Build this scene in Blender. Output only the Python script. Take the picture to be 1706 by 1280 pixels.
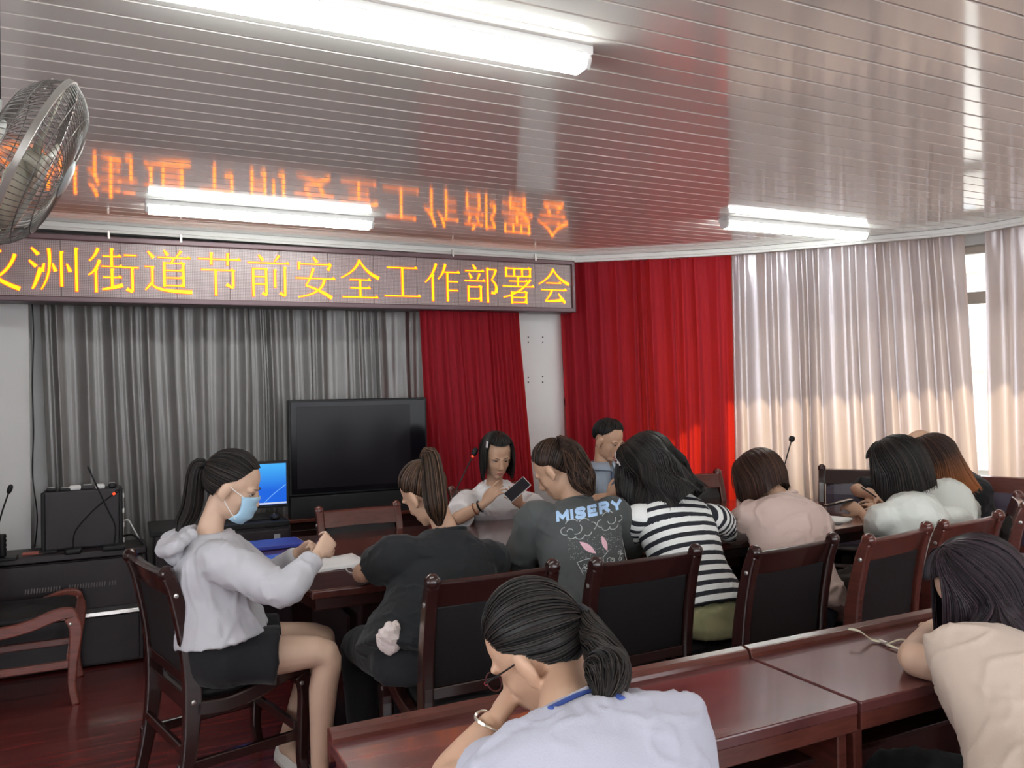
import bpy, bmesh, math, random
import numpy as np
from mathutils import Vector, Matrix, noise
from mathutils.bvhtree import BVHTree

for o in list(bpy.data.objects):
    bpy.data.objects.remove(o, do_unlink=True)
C = bpy.context.scene.collection
PI = math.pi
R = math.radians

# ------------------------------------------------------------------ camera, world, sun, exposure
EYE = Vector((0, 0, 1.5))
YAW, PITCH, ROLL, FPX = R(25.9), R(0.67), R(-1.08), 1342.0
c_f = Vector((math.sin(YAW) * math.cos(PITCH), math.cos(YAW) * math.cos(PITCH), math.sin(PITCH)))
c_r0 = Vector((math.cos(YAW), -math.sin(YAW), 0))
c_u0 = c_r0.cross(c_f)
c_r = c_r0 * math.cos(ROLL) + c_u0 * math.sin(ROLL)
c_u = c_r.cross(c_f)
cd = bpy.data.cameras.new('camera')
cd.sensor_width = 36
cd.lens = FPX / 1706 * 36
cd.clip_start = 0.05
cam = bpy.data.objects.new('camera', cd)
C.objects.link(cam)
cam.matrix_world = Matrix(((c_r.x, c_u.x, -c_f.x, EYE.x), (c_r.y, c_u.y, -c_f.y, EYE.y), (c_r.z, c_u.z, -c_f.z, EYE.z), (0, 0, 0, 1)))
scene = bpy.context.scene
scene.camera = cam
vs = scene.view_settings
scene.display_settings.display_device = 'sRGB'
vs.view_transform = 'Standard'
vs.look = 'None'
vs.gamma = 1
vs.use_curve_mapping = False
vs.exposure = 1.25
LAMP = 12.0          # emission of the ceiling battens
w = bpy.data.worlds.new('sky')
scene.world = w
w.use_nodes = True
bg = w.node_tree.nodes['Background']
bg.inputs[0].default_value = (0.92, 0.95, 1.0, 1)
bg.inputs[1].default_value = 2.6
sl = bpy.data.lights.new('sun', 'SUN')
sl.energy = 2.4
sl.angle = R(1.0)
sl.color = (1.0, 0.86, 0.66)
sun = bpy.data.objects.new('sun', sl)
C.objects.link(sun)
SUN_DIR = Vector((-0.80, -0.34, -0.66)).normalized()
sun.rotation_euler = SUN_DIR.to_track_quat('-Z', 'Y').to_euler()
scene.cycles.max_bounces = 7
scene.cycles.diffuse_bounces = 4
scene.cycles.glossy_bounces = 4
scene.cycles.transmission_bounces = 6
scene.cycles.sample_clamp_indirect = 6
scene.cycles.caustics_reflective = False
scene.cycles.caustics_refractive = False
scene.cycles.use_denoising = True


def at(u, v, y=None, z=None, d=None):
    """world point seen at pixel (u, v) of the 1706 x 1280 frame on the plane Y=y, Z=z, or at depth d"""
    k = c_f + c_r * ((u - 853) / FPX) - c_u * ((v - 640) / FPX)
    t = y / k.y if y is not None else ((z - EYE.z) / k.z if z is not None else d)
    return EYE + k * t


# ------------------------------------------------------------------ materials
MATS = {}


def mat(name, col, rough=0.5, metal=0.0, spec=0.5, var=0.0, vscale=8.0, bump=0.0, bscale=60.0, stretch=(1, 1, 1), trans=0.0, tcol=None, emit=None, estr=0.0, coat=0.0, sheen=0.0):
    if name in MATS:
        return MATS[name]
    m = bpy.data.materials.new(name)
    MATS[name] = m
    m.use_nodes = True
    nt = m.node_tree
    p = nt.nodes['Principled BSDF']
    p.inputs['Base Color'].default_value = (*col, 1)
    p.inputs['Roughness'].default_value = rough
    p.inputs['Metallic'].default_value = metal
    p.inputs['Specular IOR Level'].default_value = spec
    p.inputs['Coat Weight'].default_value = coat
    p.inputs['Coat Roughness'].default_value = 0.08
    p.inputs['Sheen Weight'].default_value = sheen
    if emit:
        p.inputs['Emission Color'].default_value = (*emit, 1)
        p.inputs['Emission Strength'].default_value = estr
    if var or bump:
        tc = nt.nodes.new('ShaderNodeTexCoord')
        mp = nt.nodes.new('ShaderNodeMapping')
        mp.inputs['Scale'].default_value = stretch
        nt.links.new(tc.outputs['Object'], mp.inputs['Vector'])
    if var:
        n = nt.nodes.new('ShaderNodeTexNoise')
        n.inputs['Scale'].default_value = vscale
        n.inputs['Detail'].default_value = 5
        nt.links.new(mp.outputs[0], n.inputs['Vector'])
        mx = nt.nodes.new('ShaderNodeMix')
        mx.data_type = 'RGBA'
        mx.inputs[6].default_value = (*[c * (1 - var) for c in col], 1)
        mx.inputs[7].default_value = (*[min(1, c * (1 + var)) for c in col], 1)
        rp = nt.nodes.new('ShaderNodeMapRange')
        rp.inputs[1].default_value = 0.3
        rp.inputs[2].default_value = 0.7
        nt.links.new(n.outputs[0], rp.inputs[0])
        nt.links.new(rp.outputs[0], mx.inputs[0])
        nt.links.new(mx.outputs[2], p.inputs['Base Color'])
    if bump:
        n2 = nt.nodes.new('ShaderNodeTexNoise')
        n2.inputs['Scale'].default_value = bscale
        n2.inputs['Detail'].default_value = 4
        nt.links.new(mp.outputs[0], n2.inputs['Vector'])
        b = nt.nodes.new('ShaderNodeBump')
        b.inputs['Strength'].default_value = bump
        b.inputs['Distance'].default_value = 0.01
        nt.links.new(n2.outputs[0], b.inputs['Height'])
        nt.links.new(b.outputs[0], p.inputs['Normal'])
    if trans:
        out = nt.nodes['Material Output']
        t = nt.nodes.new('ShaderNodeBsdfTranslucent')
        t.inputs[0].default_value = (*(tcol or col), 1)
        ms = nt.nodes.new('ShaderNodeMixShader')
        ms.inputs[0].default_value = trans
        nt.links.new(p.outputs[0], ms.inputs[1])
        nt.links.new(t.outputs[0], ms.inputs[2])
        nt.links.new(ms.outputs[0], out.inputs[0])
    return m


def hair_mat(name, dark, light, tip=None):
    m = bpy.data.materials.new(name)
    m.use_nodes = True
    nt = m.node_tree
    p = nt.nodes['Principled BSDF']
    p.inputs['Roughness'].default_value = 0.45
    p.inputs['Specular IOR Level'].default_value = 0.30
    a = nt.nodes.new('ShaderNodeAttribute')
    a.attribute_name = 'rnd'
    mx = nt.nodes.new('ShaderNodeMix')
    mx.data_type = 'RGBA'
    mx.inputs[6].default_value = (*dark, 1)
    mx.inputs[7].default_value = (*light, 1)
    nt.links.new(a.outputs['Fac'], mx.inputs[0])
    last = mx.outputs[2]
    if tip:
        b = nt.nodes.new('ShaderNodeAttribute')
        b.attribute_name = 'along'
        rp = nt.nodes.new('ShaderNodeMapRange')
        rp.inputs[1].default_value = 0.45
        rp.inputs[2].default_value = 0.95
        nt.links.new(b.outputs['Fac'], rp.inputs[0])
        m2 = nt.nodes.new('ShaderNodeMix')
        m2.data_type = 'RGBA'
        nt.links.new(rp.outputs[0], m2.inputs[0])
        nt.links.new(last, m2.inputs[6])
        m2.inputs[7].default_value = (*tip, 1)
        last = m2.outputs[2]
    nt.links.new(last, p.inputs['Base Color'])
    return m


def stripe_mat():
    m = bpy.data.materials.new('striped_knit')
    m.use_nodes = True
    nt = m.node_tree
    p = nt.nodes['Principled BSDF']
    p.inputs['Roughness'].default_value = 0.85
    a = nt.nodes.new('ShaderNodeAttribute')
    a.attribute_name = 'stripe'
    fr = nt.nodes.new('ShaderNodeMath')
    fr.operation = 'FRACT'
    gt = nt.nodes.new('ShaderNodeMath')
    gt.operation = 'GREATER_THAN'
    gt.inputs[1].default_value = 0.55
    nt.links.new(a.outputs['Fac'], fr.inputs[0])
    nt.links.new(fr.outputs[0], gt.inputs[0])
    mx = nt.nodes.new('ShaderNodeMix')
    mx.data_type = 'RGBA'
    mx.inputs[6].default_value = (0.78, 0.78, 0.76, 1)
    mx.inputs[7].default_value = (0.012, 0.013, 0.02, 1)
    nt.links.new(gt.outputs[0], mx.inputs[0])
    nt.links.new(mx.outputs[2], p.inputs['Base Color'])
    return m


# ------------------------------------------------------------------ mesh helper
class MB:
    def __init__(s):
        s.v, s.f, s.attr = [], [], {}

    def add(s, vs, fs, **at_):
        n = len(s.v)
        s.v += [tuple(x) for x in vs]
        s.f += [tuple(i + n for i in q) for q in fs]
        for k, val in at_.items():
            a = s.attr.setdefault(k, [])
            a += [0.0] * (n - len(a))
            a += list(val) if hasattr(val, '__len__') else [val] * len(vs)
        return s

    def box(s, c, size, rot=None):
        x, y, z = size[0] / 2, size[1] / 2, size[2] / 2
        p = [Vector(q) for q in ((-x, -y, -z), (x, -y, -z), (x, y, -z), (-x, y, -z), (-x, -y, z), (x, -y, z), (x, y, z), (-x, y, z))]
        if rot is not None:
            p = [rot @ q for q in p]
        c = Vector(c)
        return s.add([q + c for q in p], [(0, 3, 2, 1), (4, 5, 6, 7), (0, 1, 5, 4), (1, 2, 6, 5), (2, 3, 7, 6), (3, 0, 4, 7)])

    def rows(s, rows, caps=True, closed=True, **at_):
        """loft through rows of equal point counts"""
        n = len(rows[0])
        vs_ = [p for r in rows for p in r]
        fs = []
        m = n if closed else n - 1
        for i in range(len(rows) - 1):
            for j in range(m):
                a, b = i * n + j, i * n + (j + 1) % n
                fs.append((a, b, b + n, a + n))
        if caps and closed:
            fs.append(tuple(range(n - 1, -1, -1)))
            fs.append(tuple(range((len(rows) - 1) * n, len(rows) * n)))
        return s.add(vs_, fs, **at_)

    def tube(s, pts, rad, seg=10, caps=True, flat=1.0, up=None, **at_):
        pts = [Vector(p) for p in pts]
        if not hasattr(rad, '__len__'):
            rad = [rad] * len(pts)
        rows = []
        u = Vector(up) if up is not None else None
        for i, p in enumerate(pts):
            t = (pts[min(i + 1, len(pts) - 1)] - pts[max(i - 1, 0)])
            t = t.normalized() if t.length > 1e-9 else Vector((0, 0, 1))
            if u is None:
                u = Vector((0, 0, 1)) if abs(t.z) < 0.9 else Vector((1, 0, 0))
            a = t.cross(u)
            a = a.normalized() if a.length > 1e-6 else t.orthogonal().normalized()
            b = a.cross(t)
            if up is None:
                u = b
            r = rad[i]
            rows.append([p + a * (r * math.cos(2 * PI * k / seg)) + b * (r * flat * math.sin(2 * PI * k / seg)) for k in range(seg)])
        return s.rows(rows, caps, **at_)

    def ell(s, c, r, M=None, nu=14, nv=9):
        c = Vector(c)
        vs_, fs = [], []
        for i in range(nv + 1):
            th = PI * i / nv
            for j in range(nu):
                ph = 2 * PI * j / nu
                p = Vector((r[0] * math.sin(th) * math.cos(ph), r[1] * math.sin(th) * math.sin(ph), r[2] * math.cos(th)))
                vs_.append(c + (M @ p if M is not None else p))
        for i in range(nv):
            for j in range(nu):
                a, b = i * nu + j, i * nu + (j + 1) % nu
                fs.append((a, a + nu, b + nu, b))
        return s.add(vs_, fs)

    def prism(s, poly, axis, lo, hi):
        """extrude a 2D polygon along an axis (x: poly=(y,z); y: poly=(x,z); z: poly=(x,y))"""
        def P(p, h):
            return (h, p[0], p[1]) if axis == 'x' else ((p[0], h, p[1]) if axis == 'y' else (p[0], p[1], h))
        n = len(poly)
        return s.add([P(p, lo) for p in poly] + [P(p, hi) for p in poly],
                     [tuple(range(n - 1, -1, -1)), tuple(range(n, 2 * n))] + [(i, (i + 1) % n, n + (i + 1) % n, n + i) for i in range(n)])

    def mesh(s, name):
        me = bpy.data.meshes.new(name)
        me.from_pydata([tuple(p) for p in s.v], [], s.f)
        for k, a in s.attr.items():
            a += [0.0] * (len(s.v) - len(a))
            at_ = me.attributes.new(k, 'FLOAT', 'POINT')
            at_.data.foreach_set('value', a)
        bm = bmesh.new()
        bm.from_mesh(me)
        bmesh.ops.remove_doubles(bm, verts=bm.verts, dist=1e-6)
        bmesh.ops.recalc_face_normals(bm, faces=bm.faces)
        bm.to_mesh(me)
        bm.free()
        return me

    def build(s, name, m, parent=None, bevel=0, smooth=None, world=False, seg=2):
        me = s.mesh(name)
        return link(name, me, m, parent, bevel, smooth, world, seg)


def link(name, me, m, parent=None, bevel=0, smooth=None, world=False, seg=2):
    if world and parent is not None:
        bpy.context.view_layer.update()
        me.transform(parent.matrix_world.inverted())
    ob = bpy.data.objects.new(name, me)
    C.objects.link(ob)
    if m:
        me.materials.append(m)
    if parent is not None:
        ob.parent = parent
    if bevel:
        bv = ob.modifiers.new('bevel', 'BEVEL')
        bv.width = bevel
        bv.segments = seg
        bv.limit_method = 'ANGLE'
        bv.angle_limit = R(35)
    if smooth or (smooth is None and not bevel):
        if smooth is True:
            me.polygons.foreach_set('use_smooth', [True] * len(me.polygons))
        else:
            me.polygons.foreach_set('use_smooth', [True] * len(me.polygons))
            me.set_sharp_from_angle(angle=R(38))
    return ob


def tag(o, label=None, cat=None, group=None, kind=None):
    if label: o['label'] = label
    if cat: o['category'] = cat
    if group: o['group'] = group
    if kind: o['kind'] = kind
    return o


def empty(name, loc, rz=0, label=None, cat=None, group=None):
    o = bpy.data.objects.new(name, None)
    C.objects.link(o)
    o.empty_display_size = 0.1
    o.location = loc
    o.rotation_euler = (0, 0, rz)
    return tag(o, label, cat, group)


def copy_tree(o, parent=None):
    c = o.copy()
    C.objects.link(c)
    c.parent = parent
    for ch in [x for x in bpy.data.objects if x.parent == o]:
        copy_tree(ch, c)
    return c


def cr(pts, n=6):
    """Catmull-Rom through points"""
    pts = [Vector(p) for p in pts]
    out = []
    for i in range(len(pts) - 1):
        p0, p1, p2, p3 = pts[max(i - 1, 0)], pts[i], pts[i + 1], pts[min(i + 2, len(pts) - 1)]
        for k in range(n):
            t = k / n
            out.append(0.5 * ((2 * p1) + (p2 - p0) * t + (2 * p0 - 5 * p1 + 4 * p2 - p3) * t * t + (3 * p1 - p0 - 3 * p2 + p3) * t ** 3))
    out.append(pts[-1])
    return out


def crf(vals, n=6):
    return [v.x for v in cr([(a, 0, 0) for a in vals], n)]


def band(path, th):
    """2D outline of a path with half thickness th (number or list)"""
    if not hasattr(th, '__len__'):
        th = [th] * len(path)
    L, Rr = [], []
    for i, p in enumerate(path):
        a, b = path[max(i - 1, 0)], path[min(i + 1, len(path) - 1)]
        d = Vector((b[0] - a[0], b[1] - a[1])).normalized()
        n = Vector((-d.y, d.x))
        L.append((p[0] + n.x * th[i], p[1] + n.y * th[i]))
        Rr.append((p[0] - n.x * th[i], p[1] - n.y * th[i]))
    return L + Rr[::-1]


def cr2(path, n=5):
    return [(p.x, p.y) for p in cr([(a, b, 0) for a, b in path], n)]


WOOD = mat('dark_mahogany', (0.026, 0.009, 0.008), 0.24, var=0.15, vscale=14, stretch=(1, 1, 6), coat=0.4)
WOODR = mat('red_mahogany', (0.100, 0.027, 0.020), 0.25, var=0.15, vscale=14, stretch=(1, 1, 6), coat=0.4)
WOODL = mat('light_mahogany', (0.23, 0.060, 0.042), 0.28, var=0.25, vscale=14, stretch=(1, 1, 6), coat=0.3)
LEATHER = mat('black_leather', (0.014, 0.013, 0.014), 0.5, spec=0.28, bump=0.15, bscale=220)
LEATHERP = mat('plum_leather', (0.045, 0.032, 0.055), 0.4, bump=0.15, bscale=220)
STEEL = mat('brushed_steel', (0.6, 0.58, 0.55), 0.3, metal=0.9)
BLACK = mat('black_plastic', (0.010, 0.010, 0.011), 0.42, spec=0.3)
DGREY = mat('dark_grey_plastic', (0.045, 0.042, 0.045), 0.5)
WHITE = mat('white_plastic', (0.75, 0.75, 0.74), 0.35)
PAPER = mat('white_paper', (0.80, 0.80, 0.80), 0.8)
WALL = mat('white_wall_paint', (0.72, 0.72, 0.71), 0.75, var=0.03, vscale=3, bump=0.03, bscale=90)

# ------------------------------------------------------------------ the room shell
CEIL = 2.54
FRONT = 5.62
floor_m = mat('red_wood_floor', (0.135, 0.022, 0.020), 0.24, var=0.4, vscale=3.0, stretch=(1, 9, 1), bump=0.03, bscale=40, coat=0.2)
tag(MB().box((1.4, 1.6, -0.05), (8.2, 8.6, 0.1)).build('floor', floor_m, smooth=False), kind='structure')
mb = MB()
mb.box((1.0, FRONT + 0.1, 1.3), (8.0, 0.2, 2.7))
tag(mb.build('wall_front', WALL, smooth=False), kind='structure')
tag(MB().box((-1.63, FRONT - 0.1, 1.27), (2.304, 0.2, 2.54)).build('wall_front_pier', WALL, smooth=False), kind='structure')
pil = tag(MB().box((2.885, FRONT - 0.1, 1.27), (0.385, 0.2, 2.54)).build('pillar', WALL, smooth=False, bevel=0.006), kind='structure')
hole = mat('dark_bolt_hole', (0.02, 0.02, 0.02), 0.9)
for (u, v) in ((880, 562), (880, 570), (904, 562), (904, 570), (880, 629), (880, 637), (904, 628), (904, 637)):
    p = at(u, v, y=5.42)
    MB().tube([p + Vector((0, -0.002, 0)), p + Vector((0, 0.004, 0))], 0.006, 8).build('bolt_hole', hole, pil, world=True)
mb = MB()
mb.box((-2.75, 4.2, 1.3), (0.1, 3.0, 2.7)).box((-2.75, 0.0, 0.4), (0.1, 5.4, 0.9)).box((-2.75, 0.0, 2.55), (0.1, 5.4, 0.2)).box((-2.75, -2.5, 1.3), (0.1, 0.4, 2.7))
tag(mb.build('wall_left', WALL, smooth=False), kind='structure')
mb = MB()
mb.box((1.4, -2.7, 0.4), (8.2, 0.1, 0.9)).box((1.4, -2.7, 2.55), (8.2, 0.1, 0.2)).box((-2.4, -2.7, 1.3), (0.6, 0.1, 2.7)).box((5.2, -2.7, 1.3), (0.6, 0.1, 2.7))
tag(mb.build('wall_back', WALL, smooth=False), kind='structure')

# curved window wall on the right: path of the curtain rail, seen from above
RAIL = [(3.12, 5.29), (4.04, 4.60), (4.72, 3.80), (4.98, 3.44), (5.05, 3.15), (5.17, 2.2), (5.22, 0.6), (5.22, -2.6)]


def offset(path, d):
    out = []
    for i, p in enumerate(path):
        a, b = path[max(i - 1, 0)], path[min(i + 1, len(path) - 1)]
        t = Vector((b[0] - a[0], b[1] - a[1])).normalized()
        out.append(Vector((p[0] - t.y * d, p[1] + t.x * d)))
    return out


def seg_box(mb, a, b, z0, z1, th, lift=0.0):
    """box along a->b (2D), thickness th outward"""
    d = (b - a).normalized()
    n = Vector((-d.y, d.x))
    a0, b0 = a + n * lift, b + n * lift
    q = [a0, b0, b0 + n * th, a0 + n * th]
    mb.add([(p.x, p.y, z0) for p in q] + [(p.x, p.y, z1) for p in q], [(0, 3, 2, 1), (4, 5, 6, 7), (0, 1, 5, 4), (1, 2, 6, 5), (2, 3, 7, 6), (3, 0, 4, 7)])


WO = offset(RAIL, 0.26)
WO[0] = Vector((3.06, 5.66))
del WO[3]
SILL, HEAD = 0.80, 2.44
mb = MB()
wins = []
for i in range(len(WO) - 1):
    a, b = WO[i], WO[i + 1]
    if i < 5:
        s0, s1 = (0.42, 0.985) if i == 0 else (0.008, 0.992)
        p, q = a.lerp(b, s0), a.lerp(b, s1)
        seg_box(mb, a, b, -0.1, SILL, 0.2)
        seg_box(mb, a, b, HEAD, 2.7, 0.2)
        seg_box(mb, a, p, SILL, HEAD, 0.2)
        seg_box(mb, q, b, SILL, HEAD, 0.2)
        wins.append((p, q))
    else:
        seg_box(mb, a, b, -0.1, 2.7, 0.2)
tag(mb.build('wall_right', WALL, smooth=False), kind='structure')
FRAME = mat('cream_window_frame', (0.62, 0.56, 0.48), 0.5)
GLASS = bpy.data.materials.new('window_glass')
GLASS.use_nodes = True
nt = GLASS.node_tree
nt.nodes.remove(nt.nodes['Principled BSDF'])
tr = nt.nodes.new('ShaderNodeBsdfTransparent')
gl = nt.nodes.new('ShaderNodeBsdfGlossy')
gl.inputs['Roughness'].default_value = 0.02
fr = nt.nodes.new('ShaderNodeFresnel')
fr.inputs[0].default_value = 1.3
ms = nt.nodes.new('ShaderNodeMixShader')
nt.links.new(fr.outputs[0], ms.inputs[0])
nt.links.new(tr.outputs[0], ms.inputs[1])
nt.links.new(gl.outputs[0], ms.inputs[2])
nt.links.new(ms.outputs[0], nt.nodes['Material Output'].inputs[0])
wins += [(Vector((-2.8, 2.7)), Vector((-2.8, -2.3))), (Vector((-2.1, -2.75)), Vector((4.9, -2.75)))]  # unseen left and back windows, added to let fill light reach the ceiling
for k, (p, q) in enumerate(wins):
    L = (q - p).length
    win = empty('window_%d' % (k + 1), (p.x, p.y, SILL))
    tag(win, kind='structure')
    n = max(1, round(L / 0.75))

    def bar(nm, a, b, z0, z1):
        m_ = MB()
        seg_box(m_, a, b, z0, z1, 0.05, 0.07)
        m_.build(nm, FRAME, win, bevel=0.004, world=True, seg=1)
    d = (q - p).normalized()
    bar('sill_rail', p, q, SILL, SILL + 0.05)
    bar('head_rail', p, q, HEAD - 0.05, HEAD)
    bar('transom', p, q, 2.05, 2.13)
    for j in range(n + 1):
        c = p.lerp(q, j / n)
        bar('mullion', c - d * 0.025, c + d * 0.025, SILL + 0.05, HEAD - 0.05)
        if j < n:
            e = p.lerp(q, (j + 1) / n)
            for z0, z1 in ((SILL + 0.05, 2.05), (2.13, HEAD - 0.05)):
                m_ = MB()
                seg_box(m_, c + d * 0.025, e - d * 0.025, z0, z1, 0.006, 0.09)
                m_.build('pane', GLASS, win, world=True, smooth=False)
# deep concrete eave outside, shading the upper half of the windows
mb = MB()
o1, o2 = offset(RAIL, 0.40), offset(RAIL, 1.75)
for i in range(len(o1) - 1):
    q = [o1[i], o1[i + 1], o2[i + 1], o2[i]]
    mb.add([(p.x, p.y, 2.72) for p in q] + [(p.x, p.y, 2.86) for p in q], [(0, 3, 2, 1), (4, 5, 6, 7), (0, 1, 5, 4), (1, 2, 6, 5), (2, 3, 7, 6), (3, 0, 4, 7)])
CONC = mat('pale_concrete', (0.60, 0.56, 0.50), 0.9, var=0.1)
tag(mb.build('roof_eave', CONC, smooth=False), kind='structure')
tag(MB().box((1.4, 1.6, 2.76), (8.3, 8.7, 0.1)).build('roof', CONC, smooth=False), kind='structure')
tag(MB().box((14, 8, -0.28), (40, 40, 0.2)).build('ground', mat('pale_paving', (0.55, 0.52, 0.46), 0.9, var=0.1), smooth=False), kind='structure')
# the block across the yard, glimpsed between the curtains
nb = empty('neighbouring_building', (16.5, 10.5, -0.18), R(30), 'pale concrete block with bluish windows glimpsed through the gap between silver curtains', 'building')
MB().box((0, 0, 3.0), (5, 16, 6.0)).build('wall', mat('pale_facade', (0.52, 0.50, 0.47), 0.9), nb, smooth=False)
for zz in (1.0, 2.9, 4.7):
    for yy in range(-7, 8, 2):
        wf = MB().box((-2.53, yy, zz), (0.08, 1.5, 1.1)).build('window_frame', FRAME, nb, smooth=False)
        MB().box((-2.58, yy, zz), (0.02, 1.36, 0.96)).build('pane', mat('blue_pane', (0.35, 0.46, 0.58), 0.15), wf, smooth=False)
for zz in (0.2, 2.0, 3.8, 5.6):
    MB().box((-2.6, 0, zz), (0.25, 16.2, 0.14)).build('ledge', CONC, nb, smooth=False)

# ceiling of long glossy strips, each with its grooves
PVC = mat('glossy_ceiling_strip', (0.90, 0.87, 0.83), 0.085, spec=0.7, bump=0.02, bscale=5, stretch=(0.5, 2.5, 1), coat=0.6)


def rail_x(y):
    for i in range(len(RAIL) - 1):
        (x0, y0), (x1, y1) = RAIL[i], RAIL[i + 1]
        if y1 <= y <= y0:
            return x0 + (x1 - x0) * (y0 - y) / (y0 - y1)
    return 3.12 if y > 5 else 5.22


ceil = tag(bpy.data.objects.new('ceiling', MB().box((1.4, 1.6, CEIL + 0.06), (8.2, 8.6, 0.04)).mesh('ceiling')), kind='structure')
C.objects.link(ceil)
ceil.data.materials.append(WALL)
y = -2.6
while y < FRONT - 0.01:
    x1 = rail_x(min(max(y, -2.5), 5.28)) + 0.24
    g = 0.012
    prof = [(y, CEIL + 0.03), (y, CEIL + 0.010), (y + 0.006, CEIL), (y + 0.095, CEIL), (y + 0.1, CEIL + 0.004), (y + 0.105, CEIL), (y + 0.194, CEIL), (y + 0.2, CEIL + 0.010), (y + 0.2, CEIL + 0.03)]
    MB().prism(prof, 'x', -2.7, x1).build('strip', PVC, ceil, smooth=False)
    y += 0.2
# cornice strips
TRIM = mat('white_cornice', (0.74, 0.73, 0.71), 0.35)
mb = MB()
mb.prism([(5.285, 2.49), (5.285, 2.505), (5.297, 2.512), (5.297, 2.538), (5.34, 2.538), (5.34, 2.49)], 'x', -2.69, 3.13)
tag(mb.build('trim_1', TRIM, smooth=False), kind='structure')
mb = MB()
dense = [Vector((p.x, p.y)) for p in cr([(a, b, 0) for a, b in RAIL], 6)]
rows = []
for dd, zz in ((0, 2.49), (0, 2.505), (0.012, 2.512), (0.012, 2.538), (0.05, 2.538), (0.05, 2.49)):
    rows.append([(p.x, p.y, zz) for p in offset(dense, dd)])
n = len(dense)
mb.rows([[r[i] for r in rows] for i in range(n)])
tag(mb.build('trim_2', TRIM, smooth=False), kind='structure')

# ------------------------------------------------------------------ curtains


def curtain(name, label, top, bot, z0, z1, nf, amp, m, seed, group=None, pinch=True, cat='curtain', rough=1.0):
    """cloth hung on the 2D polyline top, reaching the polyline bot at z0; nf folds"""
    rnd = random.Random(seed)
    top = [Vector((p[0], p[1])) for p in top]
    bot = [Vector((p[0], p[1])) for p in bot]

    def sample(path, s):
        Ls = [(path[i + 1] - path[i]).length for i in range(len(path) - 1)]
        t = s * sum(Ls)
        for i, l in enumerate(Ls):
            if t <= l or i == len(Ls) - 1:
                d = (path[i + 1] - path[i]).normalized()
                return path[i] + d * t, Vector((d.y, -d.x))
            t -= l
    nx, nz = nf * 14, 30
    ws = [rnd.uniform(0.55, 1.5) for _ in range(nf)]
    tot = sum(ws)
    edges = [0]
    for x in ws:
        edges.append(edges[-1] + x / tot)
    am = [rnd.uniform(0.6, 1.25) for _ in range(nf)]
    ph = [rnd.uniform(-0.6, 0.6) for _ in range(nf)]
    mb = MB()
    rows = []
    for k in range(nz + 1):
        h = k / nz
        z = z1 + (z0 - z1) * h
        row = []
        for i in range(nx + 1):
            s = i / nx
            j = min(int(s * nf), nf - 1)
            fl = s * nf - j
            # uneven folds drifting sideways as they fall
            su = edges[j] + (edges[j + 1] - edges[j]) * fl
            drift = 0.010 * math.sin(7 * su + seed) * h + 0.012 * noise.noise(Vector((su * 9, h * 1.7, seed)))
            ss = min(1, max(0, su + drift * min(1, 6 * s, 6 * (1 - s))))
            a, na = sample(top, ss)
            b, nb_ = sample(bot, ss)
            p = a.lerp(b, h ** 1.15)
            nn = na.lerp(nb_, h).normalized()
            c = math.cos(2 * PI * fl)
            wv = (c * (0.7 + 0.2 * (1 - rough)) + rough * 0.28 * math.cos(4 * PI * fl + ph[j]) + rough * 0.12 * math.sin(6 * PI * fl + 2 * ph[j]))
            if pinch and h < 0.12:
                q = h / 0.12
                sharp = math.copysign(abs(c) ** 3, c)
                wv = sharp * (1 - q) * 0.75 + wv * q
            A = amp * am[j] * (0.75 + 0.5 * h) * (1 - 0.35 * abs(noise.noise(Vector((su * 14, h * 3.0, seed + 5)))))
            off = A * wv + 0.010 * rough * noise.noise(Vector((su * 22, h * 5, seed + 9)))
            row.append((p.x + nn.x * off, p.y + nn.y * off, z))
        rows.append(row)
    mb.rows(rows, caps=False, closed=False)
    o = mb.build(name, m, smooth=True)
    return tag(o, label, cat, group)


SILVER = mat('silver_satin', (0.47, 0.445, 0.50), 0.30, metal=0.5, spec=0.6, trans=0.34, tcol=(0.88, 0.69, 0.56))
GREYC = mat('grey_satin', (0.215, 0.205, 0.20), 0.40, metal=0.3, spec=0.5, var=0.06, vscale=5)
REDC = mat('crimson_velvet', (0.36, 0.014, 0.030), 0.75, spec=0.25, trans=0.36, tcol=(0.85, 0.035, 0.01), sheen=0.1)
RC = offset(RAIL, 0.085)


def on_rail(u, v, path):
    """where the vertical plane through a pixel cuts a rail path"""
    k = at(u, v, d=1.0) - EYE
    for i in range(len(path) - 1):
        a, b = path[i], path[i + 1]
        den = k.x * (b.y - a.y) - k.y * (b.x - a.x)
        if abs(den) < 1e-9:
            continue
        s = (k.y * a.x - k.x * a.y) / den
        if 0 <= s <= 1:
            return a.lerp(b, s), i
    return path[-1], len(path) - 2


def rail_part(path, u0, v0, u1, v1):
    a, i = on_rail(u0, v0, path)
    b, j = on_rail(u1, v1, path)
    return [a] + [path[k] for k in range(i + 1, j + 1)] + [b]


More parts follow.
